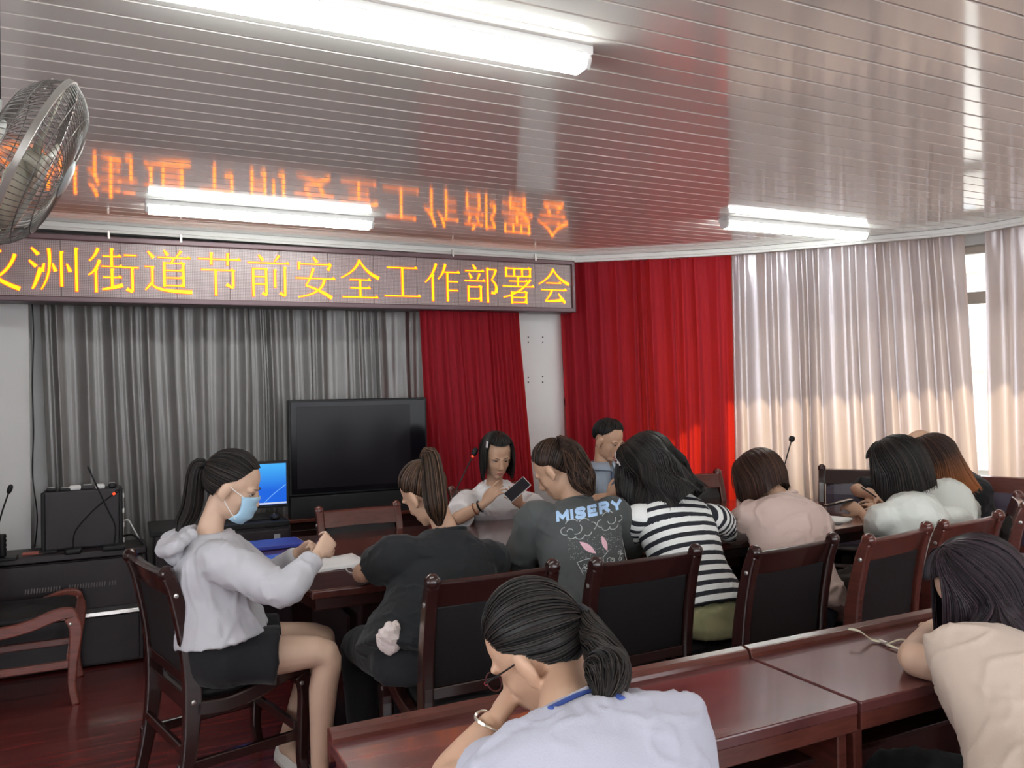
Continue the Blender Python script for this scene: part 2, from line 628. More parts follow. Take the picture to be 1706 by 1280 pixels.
RC[0] = Vector((3.0, 5.43))
rt = rail_part(RC, 932, 500, 1219, 425)
rb = rail_part(RC, 958, 900, 1229, 900)
curtain('curtain', 'wide crimson curtain with a sunlit glow, right of the white pillar', rt, rb, 0.03, 2.50, 12, 0.044, REDC, 3)
st = rail_part(RC, 1221, 430, 1606, 395)
sb = rail_part(RC, 1231, 900, 1650, 900)
curtain('curtain', 'wide silver satin curtain between the crimson curtain and the bright window gap', st, sb, 0.03, 2.50, 14, 0.070, SILVER, 8, rough=0.35)
a, i = on_rail(1645, 390, RC)
b, j = on_rail(1655, 900, RC)
curtain('curtain', 'silver satin curtain beyond the bright window gap, at the frame edge', [a] + RC[i + 1:6], [b] + RC[i + 1:6], 0.03, 2.50, 8, 0.070, SILVER, 12, rough=0.35)
curtain('curtain', 'silver satin curtain along the window wall beside the front desks', RC[5:], RC[5:], 0.03, 2.50, 13, 0.070, SILVER, 15, rough=0.35)
gl_t, gl_b = at(64, 505, y=5.52), at(92, 900, y=5.52)
curtain('curtain', 'dark grey satin curtain below the LED sign, behind the television', [(gl_t.x, 5.52), (2.15, 5.52)], [(gl_b.x, 5.52), (2.15, 5.52)], 0.03, 2.50, 21, 0.036, GREYC, 21, pinch=False)
a, b = at(697, 525, y=5.30), at(862, 525, y=5.33)
a2, b2 = at(726, 850, y=5.16), at(895, 850, y=5.20)
curtain('curtain', 'narrow crimson curtain gathered between the television and the white pillar', [(a.x, a.y), (b.x, b.y)], [(a2.x - 0.01, a2.y), (b2.x + 0.03, b2.y)], 0.03, 2.12, 19, 0.022, REDC, 5, pinch=False)

# ------------------------------------------------------------------ ceiling lamps
LED = mat('lamp_diffuser', (0.9, 0.9, 0.9), 0.4, emit=(0.93, 1.0, 0.97), estr=LAMP)
LEDC = mat('lamp_housing', (0.8, 0.8, 0.8), 0.4)


def lamp(x0, x1, y0, label, group='LED battens on the ceiling', rz=0):
    t = empty('ceiling_lamp', ((x0 + x1) / 2, y0, CEIL), rz, label, 'lamp', group)
    h = (x1 - x0) / 2
    MB().box((0, 0, -0.013), (2 * h, 0.096, 0.026)).build('housing', LEDC, t, bevel=0.003)
    prof = [(-0.036, -0.026), (-0.040, -0.038), (-0.026, -0.064), (0.026, -0.064), (0.040, -0.038), (0.036, -0.026)]
    MB().prism(prof, 'x', -h + 0.018, h - 0.018).build('diffuser', LED, t, smooth=False)
    for s in (-1, 1):
        e = [(a * 1.03, b * 1.02) for a, b in prof] + [(0.036, -0.001), (-0.036, -0.001)]
        MB().prism(e, 'x', min(s * h, s * (h - 0.018)), max(s * h, s * (h - 0.018))).build('end_cap', WHITE, t, bevel=0.004)
    return t


lamp(0.124, 1.337, 4.59, 'lit LED batten on the ceiling just in front of the LED text sign')
lamp(0.06, 1.29, 2.10, 'large-looking lit LED batten overhead at the top of the frame')
lamp(3.29, 4.46, 3.79, 'lit LED batten on the ceiling near the silver curtains', rz=R(-1.5))
lamp(2.9, 4.1, 1.0, 'LED batten on the ceiling above the beige-shirted woman at the front desk')
lamp(0.0, 1.2, -0.7, 'LED batten on the ceiling behind the front desks')

# ------------------------------------------------------------------ LED text sign
SX0, SX1, TILT = -1.6, 3.082, 0.0094
sg = empty('led_sign', (SX1, 5.24, 2.100), 0, 'long LED message sign with yellow Chinese characters above the grey curtain', 'sign')
sg.rotation_euler = (0, -TILT, 0)
SW, SH = SX1 - SX0, 0.387
MB().box((-SW / 2, 0.085, SH / 2), (SW, 0.13, SH)).build('case', mat('sign_case', (0.10, 0.075, 0.085), 0.4), sg, bevel=0.004)
FR = mat('sign_frame', (0.12, 0.075, 0.085), 0.35, metal=0.3)
for nm, c, s in (('frame_rail', (-SW / 2, 0, 0.016), (SW, 0.04, 0.034)), ('frame_rail', (-SW / 2, 0, SH - 0.016), (SW, 0.04, 0.034)), ('frame_stile', (-0.012, 0, SH / 2), (0.026, 0.042, SH)), ('frame_stile', (-SW + 0.012, 0, SH / 2), (0.026, 0.042, SH))):
    MB().box(c, s).build(nm, FR, sg, bevel=0.006)
pm = bpy.data.materials.new('led_panel')
pm.use_nodes = True
nt = pm.node_tree
p = nt.nodes['Principled BSDF']
tc = nt.nodes.new('ShaderNodeTexCoord')
vo = nt.nodes.new('ShaderNodeTexVoronoi')
vo.inputs['Scale'].default_value = 105
vo.inputs['Randomness'].default_value = 0.0
nt.links.new(tc.outputs['Object'], vo.inputs['Vector'])
rp = nt.nodes.new('ShaderNodeValToRGB')
rp.color_ramp.elements[0].position = 0.25
rp.color_ramp.elements[0].color = (0.46, 0.37, 0.37, 1)
rp.color_ramp.elements[1].position = 0.5
rp.color_ramp.elements[1].color = (0.21, 0.16, 0.165, 1)
nt.links.new(vo.outputs['Distance'], rp.inputs[0])
nt.links.new(rp.outputs[0], p.inputs['Base Color'])
ns = nt.nodes.new('ShaderNodeTexNoise')
ns.inputs['Scale'].default_value = 70
nt.links.new(tc.outputs['Object'], ns.inputs['Vector'])
bp = nt.nodes.new('ShaderNodeBump')
bp.inputs['Strength'].default_value = 0.5
bp.inputs['Distance'].default_value = 0.004
nt.links.new(ns.outputs[0], bp.inputs['Height'])
nt.links.new(bp.outputs[0], p.inputs['Normal'])
p.inputs['Roughness'].default_value = 0.3
for k in range(15):      # LED modules, side by side behind the frame
    x1 = -0.026 - k * 0.305
    MB().box((x1 - 0.1520, 0.006, SH / 2), (0.3035, 0.012, SH - 0.064)).build('led_module', pm, sg, bevel=0.0015, seg=1)

LY = mat('lit_yellow_led', (0.4, 0.3, 0.0), 0.5, emit=(1.0, 0.21, 0.0), estr=2.2)
LHALO = mat('red_halo_glow', (0.4, 0.05, 0.0), 0.5, emit=(1.0, 0.10, 0.0), estr=0.7)  # halo around the lit characters, painted as wider glowing strokes behind them
H_, V_, T_, N_ = 'h', 'v', 't', 'n'
GLYPH = {
    'yi': [('p', (7.6, 15.4), (9.4, 12.6)), ('t', (13.6, 12.2), (9.6, 5.4), (1.4, .8)), ('n', (3, 11.6), (7.2, 5.2), (14.8, .8))],
    'zhou': [('p', (1, 14.6), (3, 12.4)), ('p', (.3, 10.4), (2.3, 8.4)), ('n', (1, 1), (2, 3), (3.6, 8)), ('t', (6, 14.6), (5.9, 7), (3.6, .8)), ('p', (4.6, 9.6), (4.0, 6.8)), ('v', 9.6, 13.6, 2), ('v', 14, 15, .5), ('p', (7, 9.6), (7.9, 7)), ('p', (11.2, 9.6), (12.2, 7))],
    'jie': [('t', (3.4, 15.4), (2.2, 12.8), (.6, 11)), ('t', (3.8, 11.4), (2.4, 8.2), (.3, 6.2)), ('v', 2.6, 8.4, .4), ('h', 4.8, 10.4, 12.8), ('v', 7.5, 15.4, 9.4), ('h', 4.4, 10.8, 9.3), ('h', 4.8, 10.4, 5.6), ('v', 7.5, 8.4, 2), ('n', (4.4, 1.4), (7, 1.9), (10.8, 3)), ('h', 11.4, 15.2, 13.4), ('h', 11, 15.8, 9.2), ('v', 13.8, 9.2, 1), ('p', (13.8, .6), (12, 1.8))],
    'dao': [('p', (1.6, 15.2), (3.4, 12.9)), ('h', .6, 3.2, 9.8), ('v', 2.9, 9.8, 4.2), ('t', (2.9, 4.2), (1.8, 3), (.6, 1.6)), ('n', (2.9, 4), (6, 1.9), (15.8, 1.2)), ('p', (6.8, 15.8), (8, 14)), ('t', (12.4, 15.8), (11.8, 14.8), (10.8, 13.6)), ('h', 4.8, 15.4, 13.2), ('t', (10, 13.2), (9.6, 12.2), (9, 11.4)), ('v', 6.8, 11.4, 2.9), ('v', 13, 11.4, 2.9), ('h', 6.8, 13, 11.3), ('h', 6.8, 13, 8.7), ('h', 6.8, 13, 6.1), ('h', 6.8, 13, 3.3)],
    'jie2': [('h', .8, 15.2, 13.4), ('v', 5.2, 15.6, 11.4), ('v', 10.8, 15.6, 11.4), ('h', 1.8, 12.8, 9.5), ('v', 12.6, 9.5, 3.6), ('p', (12.6, 3), (10.2, 4.4)), ('v', 6.6, 9.5, .3)],
    'qian': [('p', (4.4, 15.8), (6, 13.7)), ('t', (11.8, 15.8), (11.2, 14.8), (10, 13.4)), ('h', .6, 15.4, 12.8), ('v', 2.4, 10.6, .3), ('v', 7, 10.6, .9), ('p', (7, .6), (5.6, 1.7)), ('h', 2.4, 7, 10.6), ('h', 2.4, 7, 7.7), ('h', 2.4, 7, 4.9), ('v', 10.2, 10.4, 3.8), ('v', 13.8, 11.4, .9), ('p', (13.8, .6), (11.9, 1.8))],
    'an': [('p', (7.2, 15.9), (8.7, 13.9)), ('v', 1.8, 13.6, 11), ('h', 1.8, 14, 13.1), ('p', (14, 13.1), (12.7, 11)), ('h', .6, 15.4, 7.7), ('t', (7.2, 11.6), (6, 8), (4.2, 4.9)), ('n', (4.2, 4.9), (9, 3.2), (14, .4)), ('t', (11.4, 7.7), (8.6, 3), (1.4, .5))],
    'quan': [('t', (8, 15.6), (5.4, 11.6), (.6, 8.4)), ('n', (8, 15.2), (11.2, 11.2), (15.6, 8.6)), ('h', 4, 12.2, 7.8), ('h', 4.2, 12, 4.6), ('v', 8, 7.8, 1.2), ('h', 1, 15, 1)],
    'gong': [('h', 1.8, 14.2, 13.2), ('v', 8, 13.2, 2), ('h', .6, 15.4, 1.9)],
    'zuo': [('t', (5.2, 15.5), (3.2, 11), (.4, 7.8)), ('v', 3.6, 11, .3), ('t', (9.2, 15.5), (8, 12), (6, 9.3)), ('h', 8, 15.4, 12.2), ('v', 10, 12.2, .3), ('h', 10, 14.6, 8.4), ('h', 10, 14.6, 4.8)],
    'bu': [('p', (4.2, 15.8), (5.5, 14)), ('h', .8, 9.2, 13.2), ('p', (2.5, 12.2), (3.5, 10.2)), ('t', (7.2, 12.2), (6.8, 11), (6, 9.6)), ('h', .4, 9.6, 9.1), ('v', 2, 6.8, .6), ('v', 7.6, 6.8, .6), ('h', 2, 7.6, 6.6), ('h', 2, 7.6, 1.6), ('v', 10.8, 14.6, .2), ('h', 10.8, 14.8, 14.1), ('t', (14.8, 14.1), (13.8, 11.6), (12.6, 9.8)), ('n', (12.6, 9.8), (14.6, 7.4), (14.4, 4.4)), ('p', (14.2, 3.9), (12.5, 4.5))],
    'shu': [('v', 2.3, 15.2, 11.4), ('v', 13.7, 15.2, 11.4), ('h', 2.3, 13.7, 15), ('h', 2.3, 13.7, 11.7), ('v', 6.1, 15, 11.7), ('v', 9.9, 15, 11.7), ('h', 3.8, 12.4, 9.6), ('v', 7.8, 11.2, 7.4), ('h', .6, 15.4, 7.4), ('t', (13.8, 10.4), (8, 5.4), (.8, 2.6)), ('v', 4.8, 5, .1), ('v', 11.6, 5, .1), ('h', 4.8, 11.6, 4.9), ('h', 4.8, 11.6, 2.7), ('h', 4.8, 11.6, .6)],
    'hui': [('t', (8, 15.6), (5.2, 11.8), (.6, 8.8)), ('n', (8, 15.2), (11, 11.6), (15.6, 9)), ('h', 4.4, 11.6, 9.4), ('h', 1.8, 14.2, 6.4), ('t', (7, 6.4), (5.8, 4), (3.6, 1.5)), ('n', (3.6, 1.5), (8, 1.6), (12.4, 2.2)), ('p', (10.2, 4.8), (13.4, .8))],
}


def stroke(mb, st, ox, oz, sc, y, grow):
    k = st[0]

    def poly(pts):
        pts = [(ox + a * sc, oz + b * sc) for a, b in pts]
        mb.prism(pts, 'y', y, y + 0.002)
    g = grow
    if k == 'h':
        _, x0, x1, yy = st
        poly([(x0 - g, yy - .17 - g), (x1 + g, yy - .17 - g), (x1 + g, yy + .17 + g), (x0 - g, yy + .17 + g)])
        if x1 - x0 > 5:
            poly([(x1 - 1.4 - g, yy), (x1 + .2 + g, yy - .15), (x1 - .5, yy + .75 + g)])
    elif k == 'v':
        _, x, y0, y1 = st
        poly([(x - .36 - g, y1 - g), (x + .36 + g, y1 - g), (x + .36 + g, y0 + g), (x - .36 - g, y0 + g)])
        poly([(x - .36, y0 + .25), (x + .7 + g, y0 + .1), (x + .36, y0 - .8)])
    else:
        pts = [Vector((a, b)) for a, b in st[1:]]
        if len(pts) == 3:
            q = []
            for i in range(9):
                t = i / 8
                q.append(pts[0] * (1 - t) ** 2 + (2 * pts[1] - 0.5 * (pts[0] + pts[2])) * 2 * t * (1 - t) + pts[2] * t * t)
            pts = q
        n = len(pts) - 1
        w0, w1 = {'p': (.22, .56), 't': (.46, .16), 'n': (.2, .62)}[k]
        wd = [(w0 + (w1 - w0) * i / n) + g for i in range(n + 1)]
        o = band([(p.x, p.y) for p in pts], wd)
        m_ = len(pts)
        for i in range(n):
            a, b, c, d = o[i], o[i + 1], o[2 * m_ - 2 - i], o[2 * m_ - 1 - i]
            poly([a, b, c, d])


CH = 0.272 / 16
for k, g in enumerate(('yi', 'zhou', 'jie', 'dao', 'jie2', 'qian', 'an', 'quan', 'gong', 'zuo', 'bu', 'shu', 'hui')):
    ox = (2.906 - (12 - k) * 0.2935) - 0.136 - SX1
    t = MB()
    for s_ in GLYPH[g]:
        stroke(t, s_, ox, 0.056, CH, -0.0042, 0.0)
    ch = t.build('character', LY, sg, smooth=False)
    t = MB()
    for s_ in GLYPH[g]:
        stroke(t, s_, ox, 0.056, CH, -0.0015, 0.20)
    t.build('character_halo', LHALO, ch, smooth=False)
for k, px in enumerate((0.34, 2.1, 2.75, -0.05)):
    MB().box((px - SX1, -0.01, SH + 0.01), (0.012, 0.03, 0.05)).build('mounting_bracket', STEEL, sg, bevel=0.002)

# ------------------------------------------------------------------ chairs


def chair(name, x, y, rz, label, wood=WOOD, pad=LEATHER, sc=1.0, group='wooden conference chairs'):
    t = empty(name, (x, y, 0), rz, label, 'chair', group)
    t.scale = (sc, sc, sc)
    stile = cr2([(-0.275, 0.0), (-0.225, 0.22), (-0.205, 0.44), (-0.218, 0.62), (-0.255, 0.80), (-0.285, 0.885)], 4)
    th = crf([0.021, 0.025, 0.031, 0.029, 0.025, 0.022], 4)
    fl = cr2([(0.200, 0.435), (0.225, 0.37), (0.212, 0.22), (0.205, 0.10), (0.222, 0.0)], 4)
    fth = crf([0.030, 0.030, 0.022, 0.019, 0.018], 4)
    sr = cr2([(-0.20, 0.405), (-0.09, 0.392), (0.03, 0.412), (0.13, 0.446), (0.20, 0.452), (0.232, 0.425)], 4)
    sth = crf([0.028, 0.028, 0.028, 0.029, 0.026, 0.012], 4)
    for s in (-1, 1):
        x0, x1 = sorted((s * 0.205, s * 0.245))
        b = MB().prism(band(stile, th), 'x', x0, x1).build('rear_leg', wood, t, bevel=0.007)
        MB().tube([(x0 - 0.003, -0.288, 0.893), (x0 + 0.012, -0.288, 0.893), (x1 - 0.012, -0.288, 0.893), (x1 + 0.003, -0.288, 0.893)], [0.016, 0.028, 0.028, 0.016], 14).build('scroll', wood, b)
        MB().prism(band(fl, fth), 'x', x0 + 0.001 * s, x1 + 0.001 * s).build('front_leg', wood, t, bevel=0.007)
        MB().prism(band(sr, sth), 'x', x0, x1).build('side_rail', wood, t, bevel=0.007)
        MB().box((s * 0.222, -0.03, 0.20), (0.022, 0.46, 0.038)).build('stretcher', wood, t, bevel=0.005)
        for yy, zz in ((-0.262, 0.815), (-0.207, 0.43), (0.20, 0.40)):
            xo = s * 0.2455
            MB().tube([(xo - s * 0.003, yy, zz), (xo + s * 0.002, yy, zz), (xo + s * 0.0035, yy, zz)], [0.0085, 0.0085, 0.005], 10).build('bolt_cap', STEEL, t)
    # top rail, gently bowed, and the padded panel under it
    rows = []
    for k in range(9):
        xx = -0.206 + 0.412 * k / 8
        bow = 0.012 * (1 - (k / 4 - 1) ** 2)
        rows.append([(xx, -0.246 - bow - 0.012, 0.800), (xx, -0.280 - bow - 0.014, 0.885), (xx, -0.278 - bow, 0.893), (xx, -0.262 - bow + 0.008, 0.888), (xx, -0.226 - bow, 0.800)])
    MB().rows(rows).build('top_rail', wood, t, bevel=0.004)
    MB().box((0, -0.212, 0.505), (0.412, 0.028, 0.04)).build('lower_rail', wood, t, bevel=0.004)
    rows = []
    for k in range(9):
        xx = -0.200 + 0.40 * k / 8
        e = 1 - (abs(k / 4 - 1)) ** 4
        f = 0.010 + 0.022 * e
        rows.append([(xx, -0.222, 0.525), (xx, -0.236, 0.66), (xx, -0.262, 0.80), (xx, -0.250 + f * 0.4, 0.806), (xx, -0.226 + f, 0.74), (xx, -0.208 + f, 0.62), (xx, -0.206 + f * 0.5, 0.528)])
    MB().rows(rows).build('back_panel', pad, t, bevel=0.003)
    MB().box((0, -0.2, 0.41), (0.412, 0.03, 0.06)).build('back_rail', wood, t, bevel=0.004)
    MB().box((0, 0.205, 0.415), (0.412, 0.03, 0.055)).build('front_rail', wood, t, bevel=0.004)
    MB().box((0, 0.19, 0.23), (0.42, 0.02, 0.036)).build('stretcher', wood, t, bevel=0.004)
    MB().box((0, -0.235, 0.26), (0.42, 0.02, 0.036)).build('stretcher', wood, t, bevel=0.004)
    mb = MB()
    rows = []
    prof = [(0.0, 0.415), (0.93, 0.415), (1.0, 0.430), (0.97, 0.452), (0.80, 0.468), (0.4, 0.474), (0.0, 0.475)]
    for q, zz in prof[1:]:
        row = []
        for k in range(32):
            a = 2 * PI * k / 32
            ca, sa = math.cos(a), math.sin(a)
            row.append((math.copysign(abs(ca) ** 0.32, ca) * 0.202 * q, 0.015 + math.copysign(abs(sa) ** 0.32, sa) * 0.205 * q, zz - 0.006 * math.cos(sa * 2)))
        rows.append(row)
    mb.rows(rows)
    mb.build('seat', pad, t, smooth=True)
    return t


def fwd(rz):
    return Vector((-math.sin(rz), math.cos(rz)))


def chair_at(name, bx, by, deg, label, **k):
    """chair placed by the top of its back"""
    rz = R(deg)
    o = Vector((bx, by)) + fwd(rz) * 0.285 * k.get('sc', 1)
    return chair(name, o.x, o.y, rz, label, **k)


chair_at('conference_chair', 1.125, 2.48, 1, 'dark wooden chair behind the black-shirted woman, its black back facing the camera')
chair_at('conference_chair', 1.72, 2.44, 2, 'dark wooden chair behind the woman in the printed grey sweatshirt, near the stripes')
chair_at('conference_chair', 2.33, 2.33, 6, 'dark wooden chair behind the pink-shirted woman with the brown bob')
chair_at('conference_chair', 2.87, 2.30, 10, 'reddish wooden chair behind the white-shirted woman with the black bob', wood=WOODR)
chair_at('conference_chair', 3.42, 2.36, 6, 'dark reddish chair partly hidden behind the head of the beige-shirted woman', wood=WOODR)
chair_at('conference_chair', 4.20, 2.62, 36, 'reddish wooden chair turned sideways at the frame edge beyond the beige-shirted woman', wood=WOODR)
chair_at('conference_chair', 4.46, 3.86, 128, 'dark chair with a plum padded back beyond the bent bald man', wood=WOOD, pad=LEATHERP, sc=1.06)
chair_at('conference_chair', 4.74, 3.10, 112, 'chair with plum padded back against the window curtains, beside the bald man', wood=WOODR, pad=LEATHERP, sc=1.06)
chair_at('conference_chair', 1.19, 4.45, 180, 'empty chair across the table in front of the television', wood=WOODR, sc=0.98)
chair_at('conference_chair', 2.12, 4.82, 180, 'chair under the woman in the white blouse', wood=WOODR)
chair_at('conference_chair', 3.46, 4.42, 172, 'chair under the man in the blue polo shirt', wood=WOODR, sc=1.04)
chair('conference_chair', -0.44, 4.80, R(-90), 'light reddish chair with a black seat in front of the equipment cabinet', wood=WOODL)
chair_at('conference_chair', 0.083, 3.285, -76, 'dark wooden chair under the masked woman in the grey hoodie')
chair_at('conference_chair', 1.10, 0.50, 0, 'chair under the woman in the lavender shirt at the front desk')
chair_at('conference_chair', 2.45, 0.62, 12, 'chair under the woman in the beige shirt at the front desk')
st = empty('stool', (2.07, 2.74, 0), 0, 'small dark stool under the woman in the striped top', 'stool')
MB().tube([(0, 0, 0.43), (0, 0, 0.435), (0, 0, 0.46), (0, 0, 0.466)], [0.14, 0.15, 0.15, 0.13], 28).build('seat', LEATHER, st)
for sx, sy in ((-1, -1), (1, -1), (-1, 1), (1, 1)):
    MB().tube([(sx * 0.12, sy * 0.12, 0), (sx * 0.085, sy * 0.085, 0.43)], 0.014, 10).build('leg', WOOD, st)

# ------------------------------------------------------------------ conference table
TOPM = mat('polished_tabletop', (0.075, 0.022, 0.017), 0.12, var=0.4, vscale=5, stretch=(1, 7, 1), coat=0.5)
tb = empty('conference_table', (2.4, 3.75, 0), 0, 'long polished dark mahogany conference table with papers and microphones', 'table')
outl = [(0.652, 3.15), (2.0, 3.10), (3.3, 3.08), (3.75, 3.13), (4.02, 3.30), (4.16, 3.60), (4.12, 3.95), (3.85, 4.22), (3.4, 4.36), (2.2, 4.42), (0.60, 4.42), (0.565, 3.8)]
MB().prism(outl, 'z', 0.715, 0.75).build('tabletop', TOPM, tb, world=True, bevel=0.008, seg=3)
cx, cy = 2.4, 3.75


def inset(p, d):
    v = Vector((cx - p[0], cy - p[1]))
    return (p[0] + math.copysign(min(d, abs(v.x)), v.x), p[1] + math.copysign(min(d, abs(v.y)), v.y))


MB().prism([inset(p, 0.02) for p in outl], 'z', 0.665, 0.716).build('edge_band', WOOD, tb, world=True, bevel=0.006)
for k, xx in enumerate((0.92, 2.3, 3.5)):
    ped = MB().box((xx, 3.76, 0.34), (0.08 if k < 2 else 0.08, 0.96, 0.65)).build('pedestal', WOOD, tb, world=True, bevel=0.006)
    MB().box((xx, 3.76, 0.03), (0.22, 1.02, 0.06)).build('foot', WOOD, ped, world=True, bevel=0.008)
    MB().box((xx - 0.05, 3.76, 0.36), (0.024, 0.70, 0.42)).build('raised_panel', WOOD, ped, world=True, bevel=0.008)
MB().box((2.2, 3.95, 0.40), (2.5, 0.03, 0.42)).build('modesty_panel', WOOD, tb, world=True, bevel=0.004)

# ------------------------------------------------------------------ training desks in front
DTOP = mat('scuffed_desk_top', (0.108, 0.034, 0.034), 0.20, var=0.35, vscale=4, stretch=(1, 5, 1), coat=0.35, bump=0.015, bscale=150)


def desk(x0, x1, label):
    t = empty('training_desk', ((x0 + x1) / 2, 1.575, 0), 0, label, 'desk', 'training desks in the front row')
    h = (x1 - x0) / 2
    MB().box((0, 0, 0.736), (2 * h, 0.40, 0.028)).build('desktop', DTOP, t, bevel=0.004)
    MB().box((0, -0.187, 0.704), (2 * h - 0.004, 0.022, 0.046)).build('front_apron', WOODR, t, bevel=0.003)
    prof = [(0.168, 0.748), (0.170, 0.760), (0.178, 0.772), (0.200, 0.776), (0.214, 0.770), (0.216, 0.748), (0.216, 0.70), (0.196, 0.70), (0.196, 0.748)]
    MB().prism([(a, b) for a, b in prof], 'x', -h, h).build('back_rim', WOODR, t, bevel=0.002)
    for s in (-1, 1):
        MB().box((s * (h - 0.022), 0.0, 0.36), (0.030, 0.34, 0.722)).build('side_panel', WOODR, t, bevel=0.004)
        MB().box((s * (h - 0.022), 0.0, 0.03), (0.05, 0.38, 0.055)).build('foot', WOODR, t, bevel=0.006)
    MB().box((0, 0.150, 0.47), (2 * h - 0.08, 0.016, 0.46)).build('modesty_panel', WOOD, t, bevel=0.002)
    MB().box((0, 0.02, 0.58), (2 * h - 0.08, 0.24, 0.014)).build('shelf', WOOD, t, bevel=0.002)
    return t


desk(0.400, 1.566, 'dark red training desk in the front row where the lavender-shirted woman leans')
desk(1.574, 2.74, 'dark red training desk in the front row where the beige-shirted woman rests her elbow')

# ------------------------------------------------------------------ left side: cabinet, amplifier, microphones
CAB = mat('black_cabinet', (0.022, 0.014, 0.017), 0.4, var=0.2, vscale=12)
cb = empty('equipment_cabinet', (-0.75, 5.27, 0), 0, 'low black equipment cabinet with a vent strip by the grey curtain', 'cabinet')
MB().box((-0.75, 5.275, 0.31), (1.70, 0.26, 0.60)).build('body', CAB, cb, world=True, bevel=0.004)
MB().box((-0.745, 5.265, 0.637), (1.74, 0.29, 0.042)).build('top', CAB, cb, world=True, bevel=0.008)
MB().box((-0.75, 5.136, 0.47), (1.66, 0.024, 0.27)).build('upper_door', CAB, cb, world=True, bevel=0.004)
MB().box((-0.75, 5.142, 0.15), (1.66, 0.012, 0.26)).build('lower_door', CAB, cb, world=True, bevel=0.004)
MB().box((-0.745, 5.125, 0.302), (1.70, 0.03, 0.024)).build('chrome_rail', mat('polished_chrome', (0.85, 0.82, 0.78), 0.18, metal=1.0), cb, world=True, bevel=0.003)
for g0, n_ in ((-0.48, 13), (-0.27, 14), (-0.07, 3)):
    for k in range(n_):
        p = Vector((g0 + k * 0.0135, 5.1225, 0.468))
        MB().box(p, (0.006, 0.006, 0.026), Matrix.Rotation(R(8), 3, 'Y')).build('vent_slot', mat('vent_grey', (0.20, 0.17, 0.17), 0.5), cb, world=True, bevel=0.001, seg=1)
am = empty('amplifier', (-0.205, 5.29, 0.658), 0, 'upright black amplifier case on the equipment cabinet with gadgets on top', 'amplifier')
MB().box((-0.205, 5.318, 0.826), (0.405, 0.18, 0.332)).build('case', mat('amp_vinyl', (0.045, 0.040, 0.045), 0.6, bump=0.1, bscale=200), am, world=True, bevel=0.012)
for s in (-1, 1):
    MB().box((-0.205 + s * 0.196, 5.232, 0.826), (0.022, 0.026, 0.33)).build('corner_guard', BLACK, am, world=True, bevel=0.006)
for k in range(4):
    MB().box((0.0045, 5.23 + 0.03 * (k % 2), 0.69 + 0.085 * k), (0.014, 0.016, 0.03)).build('latch', STEEL, am, world=True, bevel=0.003)
MB().box((0.004, 5.275, 0.826), (0.006, 0.03, 0.30)).build('metal_edge', STEEL, am, world=True, bevel=0.002)
top = 0.992
for u, v, s, m_, nm, lb in ((86, 820, (0.050, 0.04, 0.022), BLACK, 'receiver_box', 'small black receiver box with silver top, leftmost on the amplifier'),
                            (109, 820, (0.060, 0.05, 0.016), BLACK, 'remote_control', 'flat black remote control second from the left on the amplifier'),
                            (125, 816, (0.060, 0.05, 0.026), WHITE, 'computer_mouse', 'white mouse-shaped gadget in the middle of the amplifier top'),
                            (146, 813, (0.060, 0.05, 0.026), DGREY, 'gadget', 'dark grey gadget beside the white one on the amplifier'),
                            (167, 811, (0.050, 0.05, 0.026), WHITE, 'adapter', 'small white adapter near the right end of the amplifier top'),
                            (187, 811, (0.042, 0.05, 0.030), BLACK, 'battery_pack', 'black block with silver top at the right end of the amplifier')):
    p = at(u, v, y=5.27)
    e = empty(nm, (p.x, 5.27, top), 0, lb, 'gadget')
    MB().box((0, 0, s[2] / 2), s).build('body', m_, e, bevel=min(s) * 0.35, seg=3)
    MB().box((0, 0, s[2]), (s[0] * 0.7, s[1] * 0.6, 0.004)).build('lid', STEEL if m_ is BLACK else WHITE, e, bevel=0.001)


def goose(name, label, base, pts, hr, hl, bs=(0.085, 0.11, 0.030), ring=False, rib=False, headm=BLACK, cat='microphone', rz=0.0):
    """gooseneck microphone: base position, neck points (world), head radius and length"""
    t = empty(name, base, 0, label, cat, 'gooseneck microphones')
    b = Vector(base)
    M3 = Matrix.Rotation(rz, 3, 'Z')
    MB().box(b + Vector((0, 0, bs[2] / 2)), bs, M3).build('base', BLACK, t, world=True, bevel=bs[2] * 0.35, seg=3)
    MB().box(b + M3 @ Vector((0, -bs[1] * 0.42, bs[2] * 0.75)), (bs[0] * 0.7, bs[1] * 0.05, bs[2] * 0.3), M3).build('switch_strip', STEEL, t, world=True, bevel=0.001)
    pts = cr(pts, 8)
    MB().tube(pts, 0.0042, 8).build('neck', BLACK, t, world=True)
    d = (pts[-1] - pts[-2]).normalized()
    q = [pts[-1] + d * (hl * x) for x in (-0.05, 0.02, 0.25, 0.65, 0.9, 1.0)]
    MB().tube(q, [hr * x for x in (0.35, 0.7, 0.95, 1.0, 0.75, 0.25)], 14).build('head', headm, t, world=True)
    if ring:
        MB().tube([pts[-1] - d * 0.012, pts[-1] + d * 0.004], 0.0075, 12).build('light_ring', mat('red_ring', (0.55, 0.03, 0.02), 0.4, emit=(1, 0.08, 0.02), estr=0.5), t, world=True)
    if rib:
        q0 = pts[0]
        mb = MB()
        rows = [q0 + Vector((0, 0, 0.012 * k)) for k in range(11)]
        mb.tube(rows, [0.021 if k % 2 else 0.017 for k in range(11)], 14)
        mb.build('ribbed_stem', BLACK, t, world=True)
    return t


